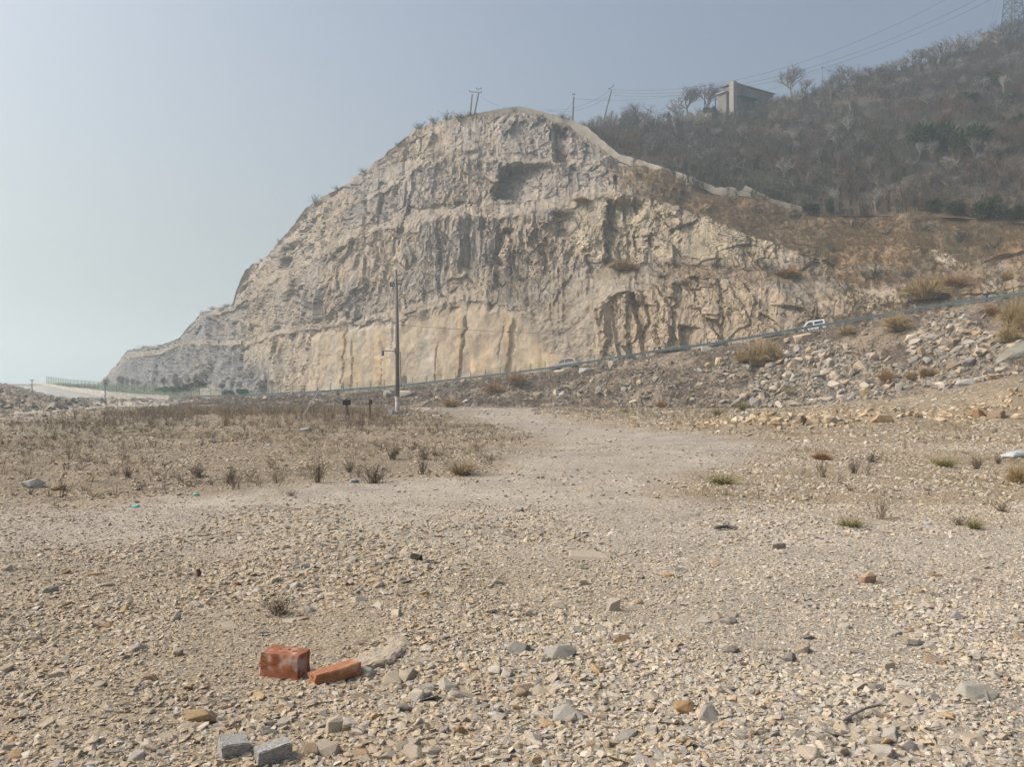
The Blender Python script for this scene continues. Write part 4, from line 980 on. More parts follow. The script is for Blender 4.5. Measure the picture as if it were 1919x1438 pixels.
leafy = plant_me('green_weed', blades(60, 1, 1.1, .7, .10, [(.10, .20, .04), (.07, .14, .03), (.16, .26, .06)]))
for a, b, w_, h_, lb in ((20, 1408, 44, 22, 'fresh green weed at the lower left edge'), (1208, 1228, 28, 14, 'bright green weed right of the low grey stone'), (1088, 1064, 22, 14, 'dark green weed in front of the half-buried slab'), (1646, 1402, 16, 10, 'tiny green weed near the white blocky stone'), (1126, 974, 18, 7, 'small flat green weed at the edge of the track'),
                          (372, 930, 14, 6, 'small bright green weed by the teal scrap'), (1785, 1432, 30, 12, 'green weed cut by the bottom edge'), (905, 1100, 26, 10, 'mossy green weed on the middle gravel'), (60, 835, 14, 8, 'bright green weed in the left field')):
    plant('green_weed', 'weed', lb, leafy, a, b, w_, h_, 'small green weeds')

# masses of dry growth that nobody could count
def tufts(name, label, variants, p, hs, ws, cols, cat):
    sz = np.stack([ws, ws, hs], 1)
    V2 = [(v[0], v[1]) for v in variants]
    n = len(p); rots = rot_mats(n, .06)
    o = swarm(name, V2, p, sz, cols, m_dry, rots=rots)
    return tag(o, label, cat, kind='stuff')
tv_ = [twigs(8, 1, .4, [(1, 1, 1)], .02, 4, 3) for _ in range(8)]
gv_ = [blades(16, 1, .5, .35, .035, [(1, 1, 1)], s=4) for _ in range(8)]
def tone(n, pal): return np.array(pal)[rng.integers(0, len(pal), n)] * rng.uniform(.7, 1.2, (n, 1))
ps, hs, ws, cs = [], [], [], []
for (n, wt, h0, h1, wd, pal) in (
    (2600, lambda a, b, g: (b > 763) * (b < 803) * (b > 800 - (a - 20) * .12) * sstep(a, 40, 160) * sstep(a, 800, 700) * (.15 + sstep(fbm(g[..., 0] / 5, g[..., 1] / 7, 0, 3, 142), .42, .52)), .35, .95, .8, [(.22, .17, .12), (.27, .21, .145), (.17, .135, .10), (.32, .25, .165)]),
    (13000, lambda a, b, g: inpoly(a, b, FIELD_L) * (b < 935) * (.08 + sstep(fbm(g[..., 0] / 2.5, g[..., 1] / 2.5, 0, 3, 143), .47, .6)), .06, .26, 1.7, DEAD + STRAW + STRAW),
    (5500, lambda a, b, g: inpoly(a, b, FIELD_R) * (b < 985) * sstep(fbm(g[..., 0] / 2.5, g[..., 1] / 2.5, 0, 3, 144), .5, .62), .06, .2, 1.6, DEAD + STRAW + GOLD),
    (900, lambda a, b, g: (b > 760) * (b < 790) * (a > 1000) * (a < 1500) * sstep(fbm(g[..., 0] / 4, g[..., 1] / 4, 0, 3, 145), .45, .55), .2, .5, 1., STRAW + DEAD)):
    p, nn, pxx, pyy = scatter(gr0, gr1, n, wt, (-60, 1980)); ps.append(p); h_ = rng.uniform(h0, h1, n); hs.append(h_); ws.append(h_ * wd); cs.append(tone(n, pal))
tufts('dry_undergrowth', 'low dry grass and dead stems over the plain', tv_ + gv_, np.concatenate(ps), np.concatenate(hs), np.concatenate(ws), np.concatenate(cs), 'undergrowth')
n = 10000
p, nn, pxx, pyy = scatter(bk0, seg['shoulder'][1], n, lambda a, b, g: sstep(fbm(g[..., 0] / 6, g[..., 1] / 4, g[..., 2] / 3, 4, 83) + .16 * sstep(a, 1350, 1050), .45, .56) * (1 - .85 * np.maximum(inpoly(a, b, PILE), inpoly(a, b, PILE2))) * (a > 330) + .08 * (a < 330), (-40, 1970))
h_ = rng.uniform(.3, .9, n); tufts('dry_scrub_undergrowth', 'dark brown twiggy scrub over the upper embankment', tv_, p, h_, h_ * 1.3, tone(n, [(.12, .09, .07), (.16, .12, .09), (.20, .155, .11), (.10, .08, .065)]), 'scrub')
n = 13000
p, nn, pxx, pyy = scatter(c0, c7, n, lambda a, b, g: (sstep(a, 1120, 1250) * sstep(b, 520, 470) * (b < tab(B3, a) + 3) + .9 * sstep(a, 1480, 1600) * sstep(fbm(g[..., 0] / 5, g[..., 1] / 5, g[..., 2] / 4, 3, 146), .38, .52) + .22 * (a > 900) * (a < 1060) * (b > 505) * (b < 580) + .2 * (a > 1150) * (b > 485) * (b < 545)), (850, 1980))
h_ = rng.uniform(.5, 1.3, n); tufts('dry_slope_grass', 'russet and golden dry grass on the ledge above the quarry', gv_, p, h_, h_ * .9, tone(n, [(.22, .14, .075), (.17, .11, .06), (.26, .175, .09), (.13, .095, .06), (.14, .12, .06)]), 'grass')
n = 1500
p, nn, pxx, pyy = scatter(seg['verge'][0], c0, n, None, (90, 1980))
h_ = rng.uniform(.3, 1.1, n); tufts('verge_grass', 'weedy grey-green growth behind the roadside fence', tv_ + gv_, p, h_, h_ * .9, tone(n, [(.16, .15, .09), (.11, .13, .06), (.20, .17, .11), (.14, .115, .085)]), 'grass')

# the wooded hillside
hl0, hl1 = seg['ridge'][0], seg['hill'][1]
bv_ = []
for _ in range(10):
    bv_.append(twigs(9, 1, .42, [(1, 1, 1)], .035, 9, 4, .12))
n = 6200
p, nn, pxx, pyy = scatter(hl0, hl1, n, lambda a, b, g: .35 + sstep(fbm(g[..., 0] / 14, g[..., 1] / 14, 0, 3, 147), .36, .55), (1050, 1990))
gq = fbm(p[:, 0] / 16, p[:, 1] / 16, 0, 3, 148)
cc = tone(n, [(.10, .092, .085), (.065, .06, .055), (.17, .157, .145), (.05, .042, .036), (.10, .07, .046), (.13, .12, .11)])
gsel = (gq > .58) & (rng.random(n) < .45); cc[gsel] = tone(int(gsel.sum()), [(.05, .062, .034), (.07, .08, .04)])
rsel = (gq < .42) & (rng.random(n) < .6); cc[rsel] = tone(int(rsel.sum()), [(.125, .075, .046), (.10, .064, .044)])
h_ = rng.uniform(1.6, 4.6, n)
tufts('leafless_thicket_undergrowth', 'grey leafless thicket covering the hillside', bv_, p, h_, h_ * rng.uniform(.8, 1.3, n), cc, 'thicket')

def bare_tree_parts(seed, lean=.1, spread=1.0, depth=4, white=False):
    """Unit-height leafless tree: trunk mesh data and crown (limbs and twigs)."""
    r = np.random.default_rng(seed); trunk = MB(); crown = MB()
    def grow(p, d, L, rad, lv):
        e = p + d * L; mid = (p + e) / 2 + Vector(r.normal(0, .05, 3)) * L
        (trunk if lv == 0 else crown).tube([p, mid, e], [rad, rad * .82, rad * .6], 5 if lv < 2 else 3, cap=False) if lv < 4 else crown.add([p - Vector((rad, 0, 0)), p + Vector((rad, 0, 0)), e], [(0, 1, 2)])
        if lv >= depth: return
        for k in range(int(r.integers(3, 6)) if lv else 6):
            az = r.uniform(0, 6.28); tl = r.uniform(.4, 1.15) * (spread if lv < 2 else 1)
            u = Vector((math.cos(az), math.sin(az), 0)); nd = (d * math.cos(tl) + u * math.sin(tl) + Vector((0, 0, .16))).normalized()
            st = p + (e - p) * (r.uniform(.55, 1.0) if lv else r.uniform(.75, 1.0))
            grow(st, nd, L * r.uniform(.58, .82), rad * .63, lv + 1)
    grow(Vector((0, 0, -.04)), Vector((r.normal(0, lean), r.normal(0, lean), 1)).normalized(), .36, .024, 0)
    return trunk, crown
m_bark2 = M('pale bark', (.29, .275, .25), var=.2, scale=2)
trees = []
for i in range(7):
    t_, c_ = bare_tree_parts(1200 + i, .12, 1.1 if i % 2 else .9, 5)
    trees.append((t_.mesh('trunk', m_bark), c_.mesh('crown', m_bark)))
for i in range(3):
    t_, c_ = bare_tree_parts(1300 + i, .22, .8, 4)
    trees.append((t_.mesh('trunk', m_bark2), c_.mesh('crown', m_bark2)))
def tree_at(v, a, b, hpx, wpx, label, group, rows, cat='tree', name='bare_tree'):
    q = hit(a, b, *rows); k = q[1] / F
    e = thing(name, label, cat, q, rng.uniform(0, 6.28), group)
    for nm, me in zip(('trunk', 'crown'), v):
        o = link(bpy.data.objects.new(nm, me)); o.parent = e
    s_ = hpx * k / 1.12; wf_ = wpx * k * (1.25 if name == 'bare_tree' else .82); bg_ = 1.2 if rows[0] == c7 and b < 245 and name == 'bare_tree' else 1.0; e.scale = (wf_ * bg_, wf_ * bg_, s_ * 1.12 * bg_)
    return e
HG = 'leafless trees on the hillside'
HR = (c7, NR)
for v, a, b, h_, w_, lb in ((0, 1484, 186, 62, 58, 'spreading leafless tree standing clear on the skyline right of the house'), (1, 1292, 221, 60, 62, 'dense leafless tree left of the house behind the arched terrace'), (2, 1328, 214, 58, 56, 'leafless tree overlapping the left wall of the house'), (3, 1272, 222, 34, 40, 'smaller leafless tree at the left end of the tree group by the house'),
                             (4, 1200, 240, 42, 60, 'low spreading leafless tree on the skyline left of the arched terrace'), (1, 1175, 240, 36, 36, 'small leafless tree beside the leaning utility pole'), (5, 1588, 168, 50, 60, 'leafless tree on the skyline right of the thin post'), (0, 1560, 176, 36, 44, 'twiggy leafless tree just right of the thin skyline post'), (3, 1755, 126, 56, 70, 'broad leafless tree on the upper skyline'), (2, 1790, 116, 48, 64, 'leafless tree on the skyline left of the hilltop hut'), (6, 1722, 134, 40, 50, 'rounded leafless tree at the left foot of the upper skyline'),
                             (5, 1880, 98, 62, 60, 'tall leafless tree in front of the pylon'), (0, 1905, 96, 66, 60, 'leafless tree right of the pylon foot'), (1, 1868, 100, 50, 50, 'leafless tree left of the pylon foot'), (4, 1640, 160, 34, 50, 'russet leafless tree on the middle skyline'), (6, 1670, 148, 36, 44, 'bushy leafless tree on the middle skyline'), (4, 1060, 222, 18, 26, 'dwarf leafless tree left of the straight utility pole'),
                             (7, 1300, 290, 40, 26, 'white-stemmed leafless tree on the slope below the house'), (8, 1342, 268, 36, 28, 'forked pale tree on the slope under the arched terrace'), (9, 1492, 274, 50, 34, 'tall pale-stemmed tree in the middle of the slope'), (7, 1552, 268, 42, 34, 'pale forked tree on the slope right of the tall pale-stemmed one'), (8, 1595, 205, 44, 44, 'fan-shaped pale tree high on the slope'), (9, 1622, 215, 40, 34, 'pale tree beside the fan-shaped one'), (7, 1838, 378, 40, 32, 'pale crooked tree low on the right of the slope'), (8, 1565, 402, 62, 30, 'thin pale tree behind the end of the ridge wall'), (9, 1640, 400, 56, 36, 'thin pale tree at the foot of the wood'), (8, 1380, 292, 30, 34, 'small pale tree above the ridge wall')):
    tree_at(trees[v], a, b, h_, w_, lb, HG, HR)
HMARKS = [('the house', 1400, 195), ('the pylon', 1895, 80), ('the end of the ridge wall', 1520, 395), ('the dark pines', 1790, 262), ('the skyline tree', 1484, 170), ('the arched terrace', 1305, 220), ('the sag of the ridge wall', 1300, 335), ('the foot of the wood', 1700, 400), ('the upper skyline', 1760, 110), ('the right edge', 1912, 300)]
p, nn, pxx, pyy = scatter(hl0 + 6, hl1, 150, None, (1120, 1915))
for k in range(len(p)):
    v = int(rng.integers(0, 10)); q = p[k]; hgt = rng.uniform(3.2, 7.5)
    lb = uniq(lambda wh, e: f'{e} leafless tree on the slope {wh}', pxx[k], pyy[k], HMARKS, ['pale', 'white-stemmed', 'slender'] if v > 6 else ['grey', 'twiggy', 'dense'])
    e = thing('bare_tree', lb, 'tree', q, rng.uniform(0, 6.28), HG); ws_ = hgt * rng.uniform(.6, 1.2); e.scale = (ws_, ws_, hgt); e.rotation_euler = (rng.normal(0, .18), rng.normal(0, .18), rng.uniform(0, 6.28))
    for nm, me in zip(('trunk', 'crown'), trees[v]):
        o = link(bpy.data.objects.new(nm, me)); o.parent = e
# evergreens
def crown_mesh(seed, pal, n=2600, lobes=11):
    r = np.random.default_rng(seed); c_ = np.stack([r.normal(0, .32, lobes), r.normal(0, .32, lobes), r.uniform(.3, .85, lobes)], 1); rr = r.uniform(.18, .32, lobes)
    k = r.integers(0, lobes, n); d = r.normal(size=(n, 3)); d /= np.linalg.norm(d, axis=1, keepdims=True); p = c_[k] + d * (rr[k] * r.random(n) ** .4)[:, None]
    pts = np.stack([p, p + (d + [0, 0, .4]) * .06, p + (d + [0, 0, .4]) * .12], 1)
    return np_mesh('crown', *ribbons(pts, np.full(n, .07), tone(n, pal))[:2], m_dry, False, None), ribbons(pts, np.full(n, .07), tone(n, pal))
EVG = [(.03, .06, .022), (.055, .085, .028), (.02, .045, .02), (.085, .105, .034)]
ev = []
for i in range(4):
    _, (V, Fs, C_) = crown_mesh(1500 + i, EVG); ev.append((MB().tube([(0, 0, -.05), (.02, 0, .35), (0, .03, .7)], [.035, .025, .01], 6).mesh('trunk', m_wood), np_mesh('crown', V, Fs, m_dry, False, C_)))
for i, (a, b, w_, h_, lb) in enumerate(((1814, 200, 44, 26, 'flat-topped dark pine high on the right slope'), (1752, 285, 62, 52, 'broad olive pine, left one of two below the right skyline'), (1826, 288, 66, 48, 'broad dark pine, right one of two below the right skyline'), (1856, 160, 34, 24, 'dark green shrub-like pine near the hilltop'), (1897, 200, 24, 30, 'narrow dark pine at the right edge'), (1848, 218, 26, 18, 'small dark pine below the flat-topped one'),
                                        (1610, 336, 14, 24, 'tiny dark pine alone in the grey wood'), (1716, 265, 34, 22, 'low green pine left of the broad olive one'), (1912, 236, 26, 24, 'green pine cut by the right edge'), (1870, 300, 40, 22, 'low dark evergreen right of the broad dark pine'), (1788, 404, 34, 22, 'dark evergreen bush at the foot of the wood'), (1858, 413, 44, 40, 'tall dark evergreen at the right foot of the wood'), (1908, 410, 36, 26, 'dark evergreen bush at the right edge of the wood foot'), (1555, 405, 16, 34, 'ivy-dark evergreen at the end of the ridge wall'), (1517, 402, 26, 16, 'green bush at the end of the ridge wall'), (1842, 76, 20, 12, 'small dark pine left of the hilltop hut'), (1166, 275, 14, 12, 'round green bush behind the ridge wall'), (1330, 222, 22, 20, 'dark green bush under the tree by the house'), (1745, 398, 34, 22, 'olive bush at the foot of the wood'))):
    tree_at(ev[i % 4], a, b, h_, w_, lb, 'evergreens on the hillside', (c0 + 100, NR), name='pine_tree')
# shrubs along the quarry rim
rim = [plant_me('shrub', twigs(26, 1, .7, [(.10, .10, .085), (.14, .12, .10), (.08, .085, .06)], .045, 9)) for _ in range(3)]
for a, b, w_, h_, lb in ((592, 384, 30, 20, 'dark shrub standing out on the left rim of the quarry'), (525, 456, 18, 12, 'small shrub on the rim below the dark one'), (632, 356, 26, 9, 'low shrub on the rim right of the dark one'), (680, 322, 22, 9, 'low shrub halfway up the rim'), (785, 240, 32, 14, 'shrub at the left end of the rim hedge'), (812, 230, 34, 15, 'shrub second along the rim hedge'), (838, 224, 36, 18, 'bushiest shrub of the rim hedge'), (862, 220, 36, 12, 'shrub in the rim hedge left of the twin poles'), (880, 217, 24, 10, 'shrub at the feet of the twin poles'),
                          (965, 209, 26, 9, 'dry shrub on the very top of the ridge wall line'), (400, 580, 30, 8, 'shrub on the lower left shoulder'), (425, 574, 26, 7, 'shrub on the shoulder next to the step in the rim'), (380, 588, 18, 8, 'shrub at the left corner of the shoulder'), (490, 489, 16, 7, 'shrub on the left step of the rim'), (270, 652, 30, 6, 'shrub on the farthest left knoll'), (300, 649, 22, 5, 'small shrub right on the far left knoll'), (1015, 214, 16, 8, 'shrub below the highest part of the ridge wall'), (745, 272, 20, 8, 'small shrub low on the rim hedge')):
    plant('shrub', 'shrub', lb, rim[rng.integers(0, 3)], a, b, w_, h_, 'shrubs along the quarry rim', rows=(c0, NR), sink=.2)
for a, b, w_, h_, lb in ((1275, 352, 40, 22, 'dark twiggy shrub below the ridge wall near its sag'), (1305, 356, 46, 24, 'bigger twiggy shrub below the sag of the ridge wall'), (1370, 378, 34, 16, 'twiggy shrub under the notch in the ridge wall'), (1230, 338, 30, 14, 'small shrub on the russet slope under the upper ridge wall'), (1420, 400, 40, 18, 'olive-brown shrub on the russet slope'), (1490, 410, 50, 20, 'dark shrub on the russet slope near the wall end'), (1600, 425, 60, 22, 'dark brown shrub at the middle of the russet slope'), (1660, 440, 44, 20, 'shrub on the russet slope below the wood'), (1730, 436, 60, 26, 'wide dark shrub on the russet slope'), (1800, 450, 54, 24, 'shrub above the pale outcrop'), (1860, 470, 60, 28, 'dense shrub right of the pale outcrop'), (1560, 470, 40, 18, 'shrub at the edge of the rock face'), (1640, 520, 56, 30, 'brown shrub on the netted slope'), (1590, 545, 44, 22, 'low brown shrub on the netted slope'), (1700, 520, 50, 26, 'shrub left of the tall golden grass clump'), (1780, 575, 40, 16, 'dark shrub by the fence at the right'), (1240, 520, 46, 14, 'low shrub on the bench'), (1340, 500, 50, 16, 'dark low shrub on the middle of the bench'), (1430, 505, 46, 22, 'dark shrub on the bench near the netted ledge'), (930, 540, 60, 20, 'dark scrub on the talus above the smooth face'), (975, 525, 50, 16, 'scrub patch at the top of the talus')):
    plant('shrub', 'shrub', lb, rim[rng.integers(0, 3)], a, b, w_, h_, 'shrubs on the quarry slope', rows=(c0, NR), sink=.2)
# young trees behind the left fence
LT = [('the stone wall end', 90, 720), ('the post with a crossbar', 197, 735), ('the grey spoil heap', 395, 725), ('the far left knoll', 250, 690), ('the road crest', 110, 722), ('the foot of the cliff', 320, 700), ('the end marker of the guardrail', 372, 742)]
for k in range(40):
    a = rng.uniform(172, 372) if k < 34 else rng.uniform(380, 520); Y = rng.uniform(206, 300) if a < 330 else rng.uniform(206, 216)
    ci = int((a - PX0) / STEP); r0, r1 = seg['verge']; j = int(np.argmin(np.abs(G[r0:r1, ci, 1] - Y))) + r0
    q = G[j, ci]; v = int(rng.integers(0, 7)); hgt = rng.uniform(2.6, 4.8)
    e = thing('young_tree', uniq(lambda wh, e_: f'{e_} young tree, fence in front, {wh}', a, 715 + (Y - 206) * -.2, LT, ['thin', 'bare', 'slim'] if hgt < 3.7 else ['tall', 'twiggy', 'taller']), 'tree', q, rng.uniform(0, 6.28), 'young trees behind the fence'); e.scale = (hgt * .45, hgt * .45, hgt)
    for nm, me in zip(('trunk', 'crown'), trees[v]):
        o = link(bpy.data.objects.new(nm, me)); o.parent = e
for i, (a, lb) in enumerate(((312, 'round olive shrub behind the left fence'), (330, 'olive shrub left of the spoil heap'), (352, 'olive shrub in front of the spoil heap'), (375, 'yellowish shrub by the guardrail end'), (430, 'green shrub right of the spoil heap'), (455, 'small green shrub beside the right foot of the spoil heap'))):
    ci = int((a - PX0) / STEP); q = G[seg['verge'][0] + 3, ci]; e = thing('shrub', lb, 'shrub', q, i * 1.1, 'shrubs behind the left fence'); e.scale = (2.2, 2.2, 1.5)
    for nm, me in zip(('trunk', 'crown'), ev[i % 4]): o = link(bpy.data.objects.new(nm, me)); o.parent = e

# ------------------------------------------------------------------ things people built
def along(px_a, px_b, fn, step_m):
    """Points at even distances along a curve fn(px) -> xyz."""
    q = np.array([fn(a) for a in np.linspace(px_a, px_b, 700)]); d = np.concatenate([[0], np.cumsum(np.linalg.norm(np.diff(q, axis=0), axis=1))])
    n = max(2, int(d[-1] / step_m)); t = np.linspace(0, d[-1], n + 1)
    return np.stack([np.interp(t, d, q[:, k]) for k in range(3)], 1)
def xyz(pxv, Y, Z): return np.array([(pxv - CX) / F * Y, Y, Z])
def edge_pt(a, off=0.0, up=0.0):
    Y = tab(RAIL, a, 2); return xyz(a, Y + off, zpy(tab(RAIL, a), Y) + up)
def strip(path, prof, closed=False):
    """Sweep a profile (list of (out, up)) along a path that runs over the ground."""
    mb = MB(); V = []; n = len(prof); tg = np.gradient(path, axis=0); tg[:, 2] = 0; tg /= np.linalg.norm(tg, axis=1, keepdims=True)
    for p_, t_ in zip(path, tg):
        o_ = np.array([-t_[1], t_[0], 0])
        V += [p_ + o_ * a + np.array([0, 0, b]) for a, b in prof]
    Fs = [(i * n + k, i * n + (k + 1) % n, (i + 1) * n + (k + 1) % n, (i + 1) * n + k) for i in range(len(path) - 1) for k in range(n if closed else n - 1)]
    if closed: Fs += [tuple(range(n))[::-1], tuple((len(path) - 1) * n + k for k in range(n))]
    return mb.add(V, Fs)
WB = [(-.04, .40), (-.10, .43), (-.10, .53), (-.02, .57), (-.02, .61), (-.10, .65), (-.10, .73), (-.04, .76), (0, .76), (.02, .61), (.02, .57), (0, .40)]
m_mark = M('yellow marker', (.55, .40, .03), var=.3, scale=30)
def guardrail(label, a, b, gap, off=0.0):
    path = along(a, b, lambda q: edge_pt(q, off), 2.0); base = path[0]
    t = thing('guardrail', label, 'guardrail', base)
    strip(path, WB, True).shift(-base).build('rail', m_steel, t)
    post = MB().box((0, 0, .1), (.14, .12, 1.32)).mesh('post', m_steel)
    for q in along(a, b, lambda q: edge_pt(q, off), gap):
        o = link(bpy.data.objects.new('post', post)); o.parent = t; o.location = Vector(q - base) + Vector((0, .12, 0))
    return t, path
gr1_, gpath = guardrail('long blue-grey guardrail climbing along the cliff road', 372, 2060, 6.0)
MB().box((0, 0, .62), (.5, .06, .5)).shift(gpath[0] - gpath[0] + np.array([-.3, -.12, 0])).build('end_marker', m_mark, gr1_)
_st = m_steel; m_steel = m_palesteel
gl_, lpath = guardrail('short curved pale guardrail on the outside of the bend', 38, 208, 4.0)
m_steel = _st
MB().box((0, 0, .62), (.5, .06, .5)).shift(lpath[-1] - lpath[0] + np.array([.3, -.12, 0])).build('end_marker', m_mark, gl_)

# stone wall and green mesh fences
def wall_pt(a): Y = tab(WALLB, a, 2); return xyz(a, Y, zpy(tab(WALLB, a), Y))
m_ashlar = M('pale stone wall', (.42, .395, .35), var=.2, scale=2, bump=.6, bscale=4, dist=.06, pebble=(2.4, .2))
pth = along(78, 372, wall_pt, 2.0); pxs = pth[:, 0] / pth[:, 1] * F + CX; mb = MB(); n = len(pth)
for p_, a in zip(pth, pxs):
    hh = tab(WALLH, a) + .12
    mb.v += [tuple(p_ + np.array([0, -.25, -.4])), tuple(p_ + np.array([0, -.15, hh])), tuple(p_ + np.array([0, .3, hh])), tuple(p_ + np.array([0, .3, -.4]))]
mb.f = [(i * 4 + k, i * 4 + (k + 1) % 4, i * 4 + 4 + (k + 1) % 4, i * 4 + 4 + k) for i in range(n - 1) for k in range(4)] + [(0, 3, 2, 1), tuple(n * 4 - 4 + k for k in range(4))]
o = mb.build('stone_wall', m_ashlar); tag(o, 'low pale stone wall curving behind the junction under the green fence', 'wall')
def mesh_fence(label, path, hgt, gap, wire, sp, post_r=.04):
    base = path[0]; t = thing('mesh_fence', label, 'fence', base)
    d = np.concatenate([[0], np.cumsum(np.linalg.norm(np.diff(path, axis=0), axis=1))]); N = int(d[-1] / sp); tt_ = np.linspace(0, d[-1], N)
    q = np.stack([np.interp(tt_, d, path[:, k]) for k in range(3)], 1) - base
    tg = np.gradient(q, axis=0); tg /= np.linalg.norm(tg, axis=1, keepdims=True)
    V = np.stack([q - tg * wire / 2, q + tg * wire / 2, q + tg * wire / 2 + [0, 0, hgt], q - tg * wire / 2 + [0, 0, hgt]], 1).reshape(-1, 3); Fs = [np.arange(N * 4).reshape(-1, 4)]
    VV = [V]; b_ = N * 4; ps_ = path - base; m_ = len(ps_)
    for z in np.linspace(.1, hgt, int(hgt / .2)):
        VV.append(np.concatenate([ps_ + [0, .01, z], ps_ + [0, .01, z + wire]])); i = np.arange(m_ - 1) + b_; Fs.append(np.stack([i, i + 1, i + 1 + m_, i + m_], 1)); b_ += 2 * m_
    o = link(bpy.data.objects.new('mesh_panel', np_mesh('mesh_panel', np.concatenate(VV), np.concatenate(Fs), m_green))); o.parent = t
    pm = MB().tube([(0, 0, -.3), (0, 0, hgt + .06)], post_r, 6).mesh('post', m_green)
    for tq in np.arange(0, d[-1], gap)[:100]:
        o = link(bpy.data.objects.new('post', pm)); o.parent = t; o.location = [np.interp(tq, d, path[:, k]) - base[k] for k in range(3)]
fp = along(85, 372, lambda a: wall_pt(a) + np.array([0, .6, tab(WALLH, a)]), 1.5)
mesh_fence('green wire mesh fence standing on the pale stone wall', fp, 2.0, 3.0, .018, .065)
fp = along(374, 2060, lambda a: edge_pt(a, 9.6, .05), 2.0)
mesh_fence('green wire mesh fence along the cliff side of the road', fp, 1.9, 3.2, .009, .11, .055)

# boundary wall on the ridge
RW = [(890, 212), (930, 206), (968, 199), (1000, 205), (1050, 217), (1100, 237), (1125, 260), (1160, 288), (1250, 316), (1300, 333), (1340, 351), (1378, 351), (1382, 357), (1392, 357), (1396, 348), (1450, 373), (1505, 388), (1532, 407)]
m_render = M('rendered wall', (.335, .305, .255), var=.22, scale=.35, bump=.3, bscale=3, dist=.05, tint=((.17, .15, .115), .45, .54, .6))
mb = MB(); xs = np.arange(890, 1533, 3.0); yy_ = smo(np.pad(ridgeY, 0)); n = len(xs)
for a in xs:
    Y = np.interp(a, px, yy_) + .25; g_ = min(np.interp(a, px, ridgeZ), zpy(tab(RW, a), Y)); zt = max(zpy(tab(RW, a) + 2.2 * (float(vnoise(a * .12, 0, 0, 33)) - .5) + 1.2 * (float(vnoise(a * .5, 0, 0, 34)) - .5), Y), g_ + .2); zb = min(np.interp(a, px, ridgeZ), zt) - 2.2
    for dy, z in ((-.15, zb), (-.15, zt), (.25, zt), (.25, zb)): mb.v.append(tuple(xyz(a, Y, z) + np.array([0, dy, 0])))
mb.f = [(i * 4 + k, i * 4 + (k + 1) % 4, i * 4 + 4 + (k + 1) % 4, i * 4 + 4 + k) for i in range(n - 1) for k in range(4)] + [(0, 3, 2, 1), tuple(n * 4 - 4 + k for k in range(4))]
tag(mb.build('boundary_wall', m_render), 'long beige boundary wall winding down the ridge above the quarry', 'wall')

# ---- poles and wires
def px_tube(pts, r, n=6): return MB().tube([tuple(P(*q)) for q in pts], r, n)
q = hit(745, 777, 0, gr1); Yp = q[1]; k = Yp / F; hp = 271 * k
t = thing('utility_pole', 'tall grey concrete utility pole with a camera arm and small green plates', 'utility pole', q)
MB().tube([(0, 0, -.2), (-.02, 0, hp * .5), (-3 * k, 0, hp)], [.185, .155, .115], 16).build('pole', m_polecon, t, True)
mbb = MB().box((.05, .1, .12), (31 * k, 12 * k, 10 * k)); mbb.build('plinth', m_concrete, t)
MB().box((-13 * k, -.1, .16), (8 * k, 10 * k, 8.5 * k)).build('plinth_lit_end', m_white, t)  # white box imitates the sunlit left end of the plinth
m_poster = M('faded poster', (.50, .42, .40), var=.35, scale=3, tint=((.34, .16, .14), 2.2, .58, .7)); m_pale = M('pale poster', (.56, .54, .53), var=.25, scale=2)
for z0, z1, m_ in ((4, 13, m_poster), (13.5, 24, m_pale), (25, 33, m_poster)): MB().tube([(0, 0, z0 * k), (0, 0, z1 * k)], .197, 16).build('poster_sleeve', m_, t)
ca = MB().tube([(0, -.15, 118 * k), (-26 * k, -.15, 119 * k)], .03, 8); arm = ca.build('camera_arm', m_dark, t)
MB().box((-1 * k, -.12, 119 * k), (7 * k, 7 * k, 11 * k)).build('clamp', m_polecon, t)
MB().box((-27 * k, -.15, 122.5 * k), (5 * k, 5 * k, 6 * k)).build('white_box', m_white, arm)
MB().tube([(-27 * k, -.15, 119 * k), (-27 * k, -.15, 114 * k)], [.09, .11], 12).build('camera_body', m_steel, arm)
MB().tube([(-27 * k, -.15, 114 * k), (-27 * k, -.15, 111 * k), (-27 * k, -.15, 109.4 * k)], [.10, .095, .03], 12).build('camera_dome', m_glass, arm, True)
MB().box((13 * k, 0, 65 * k), (9 * k, 5 * k, 15 * k)).build('cabinet', m_concrete, t)
MB().tube([(5 * k, -.05, 118 * k), (6.5 * k, -.05, 70 * k), (7 * k, -.05, 52 * k)], .03, 6).build('conduit', m_dark, t)
MB().tube([(-8 * k, 0, 259 * k), (6 * k, 0, 262 * k)], .03, 6).build('crossarm', m_dark, t)
MB().tube([(-4.5 * k, 0, 258 * k), (-10 * k, 0, 240 * k)], .03, 6).build('stay', m_dark, t)
MB().tube([(-3 * k, 0, 262 * k), (-3 * k, 0, 271 * k)], [.10, .07], 8).build('pole_cap', m_dark, t)
m_plate = M('green plate', (.015, .06, .045), rough=.5, var=.05)
def plate(cx_, cz_, w_, h_, ry, txt):
    o = MB().box((0, 0, 0), (w_, .03, h_)).build('number_plate', m_plate, t); o.location = (cx_, -.26, cz_); o.rotation_euler = (0, ry, 0)
    fc = bpy.data.curves.new('lettering', 'FONT'); fc.body = txt; fc.size = h_ * 1.02; fc.align_x = 'CENTER'; fc.align_y = 'CENTER'; fc.extrude = .004; fc.materials.append(m_white); fc.offset = .006
    tmp = link(bpy.data.objects.new('lettering_curve', fc)); me_ = bpy.data.meshes.new_from_object(tmp.evaluated_get(bpy.context.evaluated_depsgraph_get())); bpy.data.objects.remove(tmp); f = link(bpy.data.objects.new('lettering', me_)); f.parent = o; f.location = (0, -.022, 0); f.rotation_euler = (R(90), 0, 0); f.scale = (.78, 1, 1)
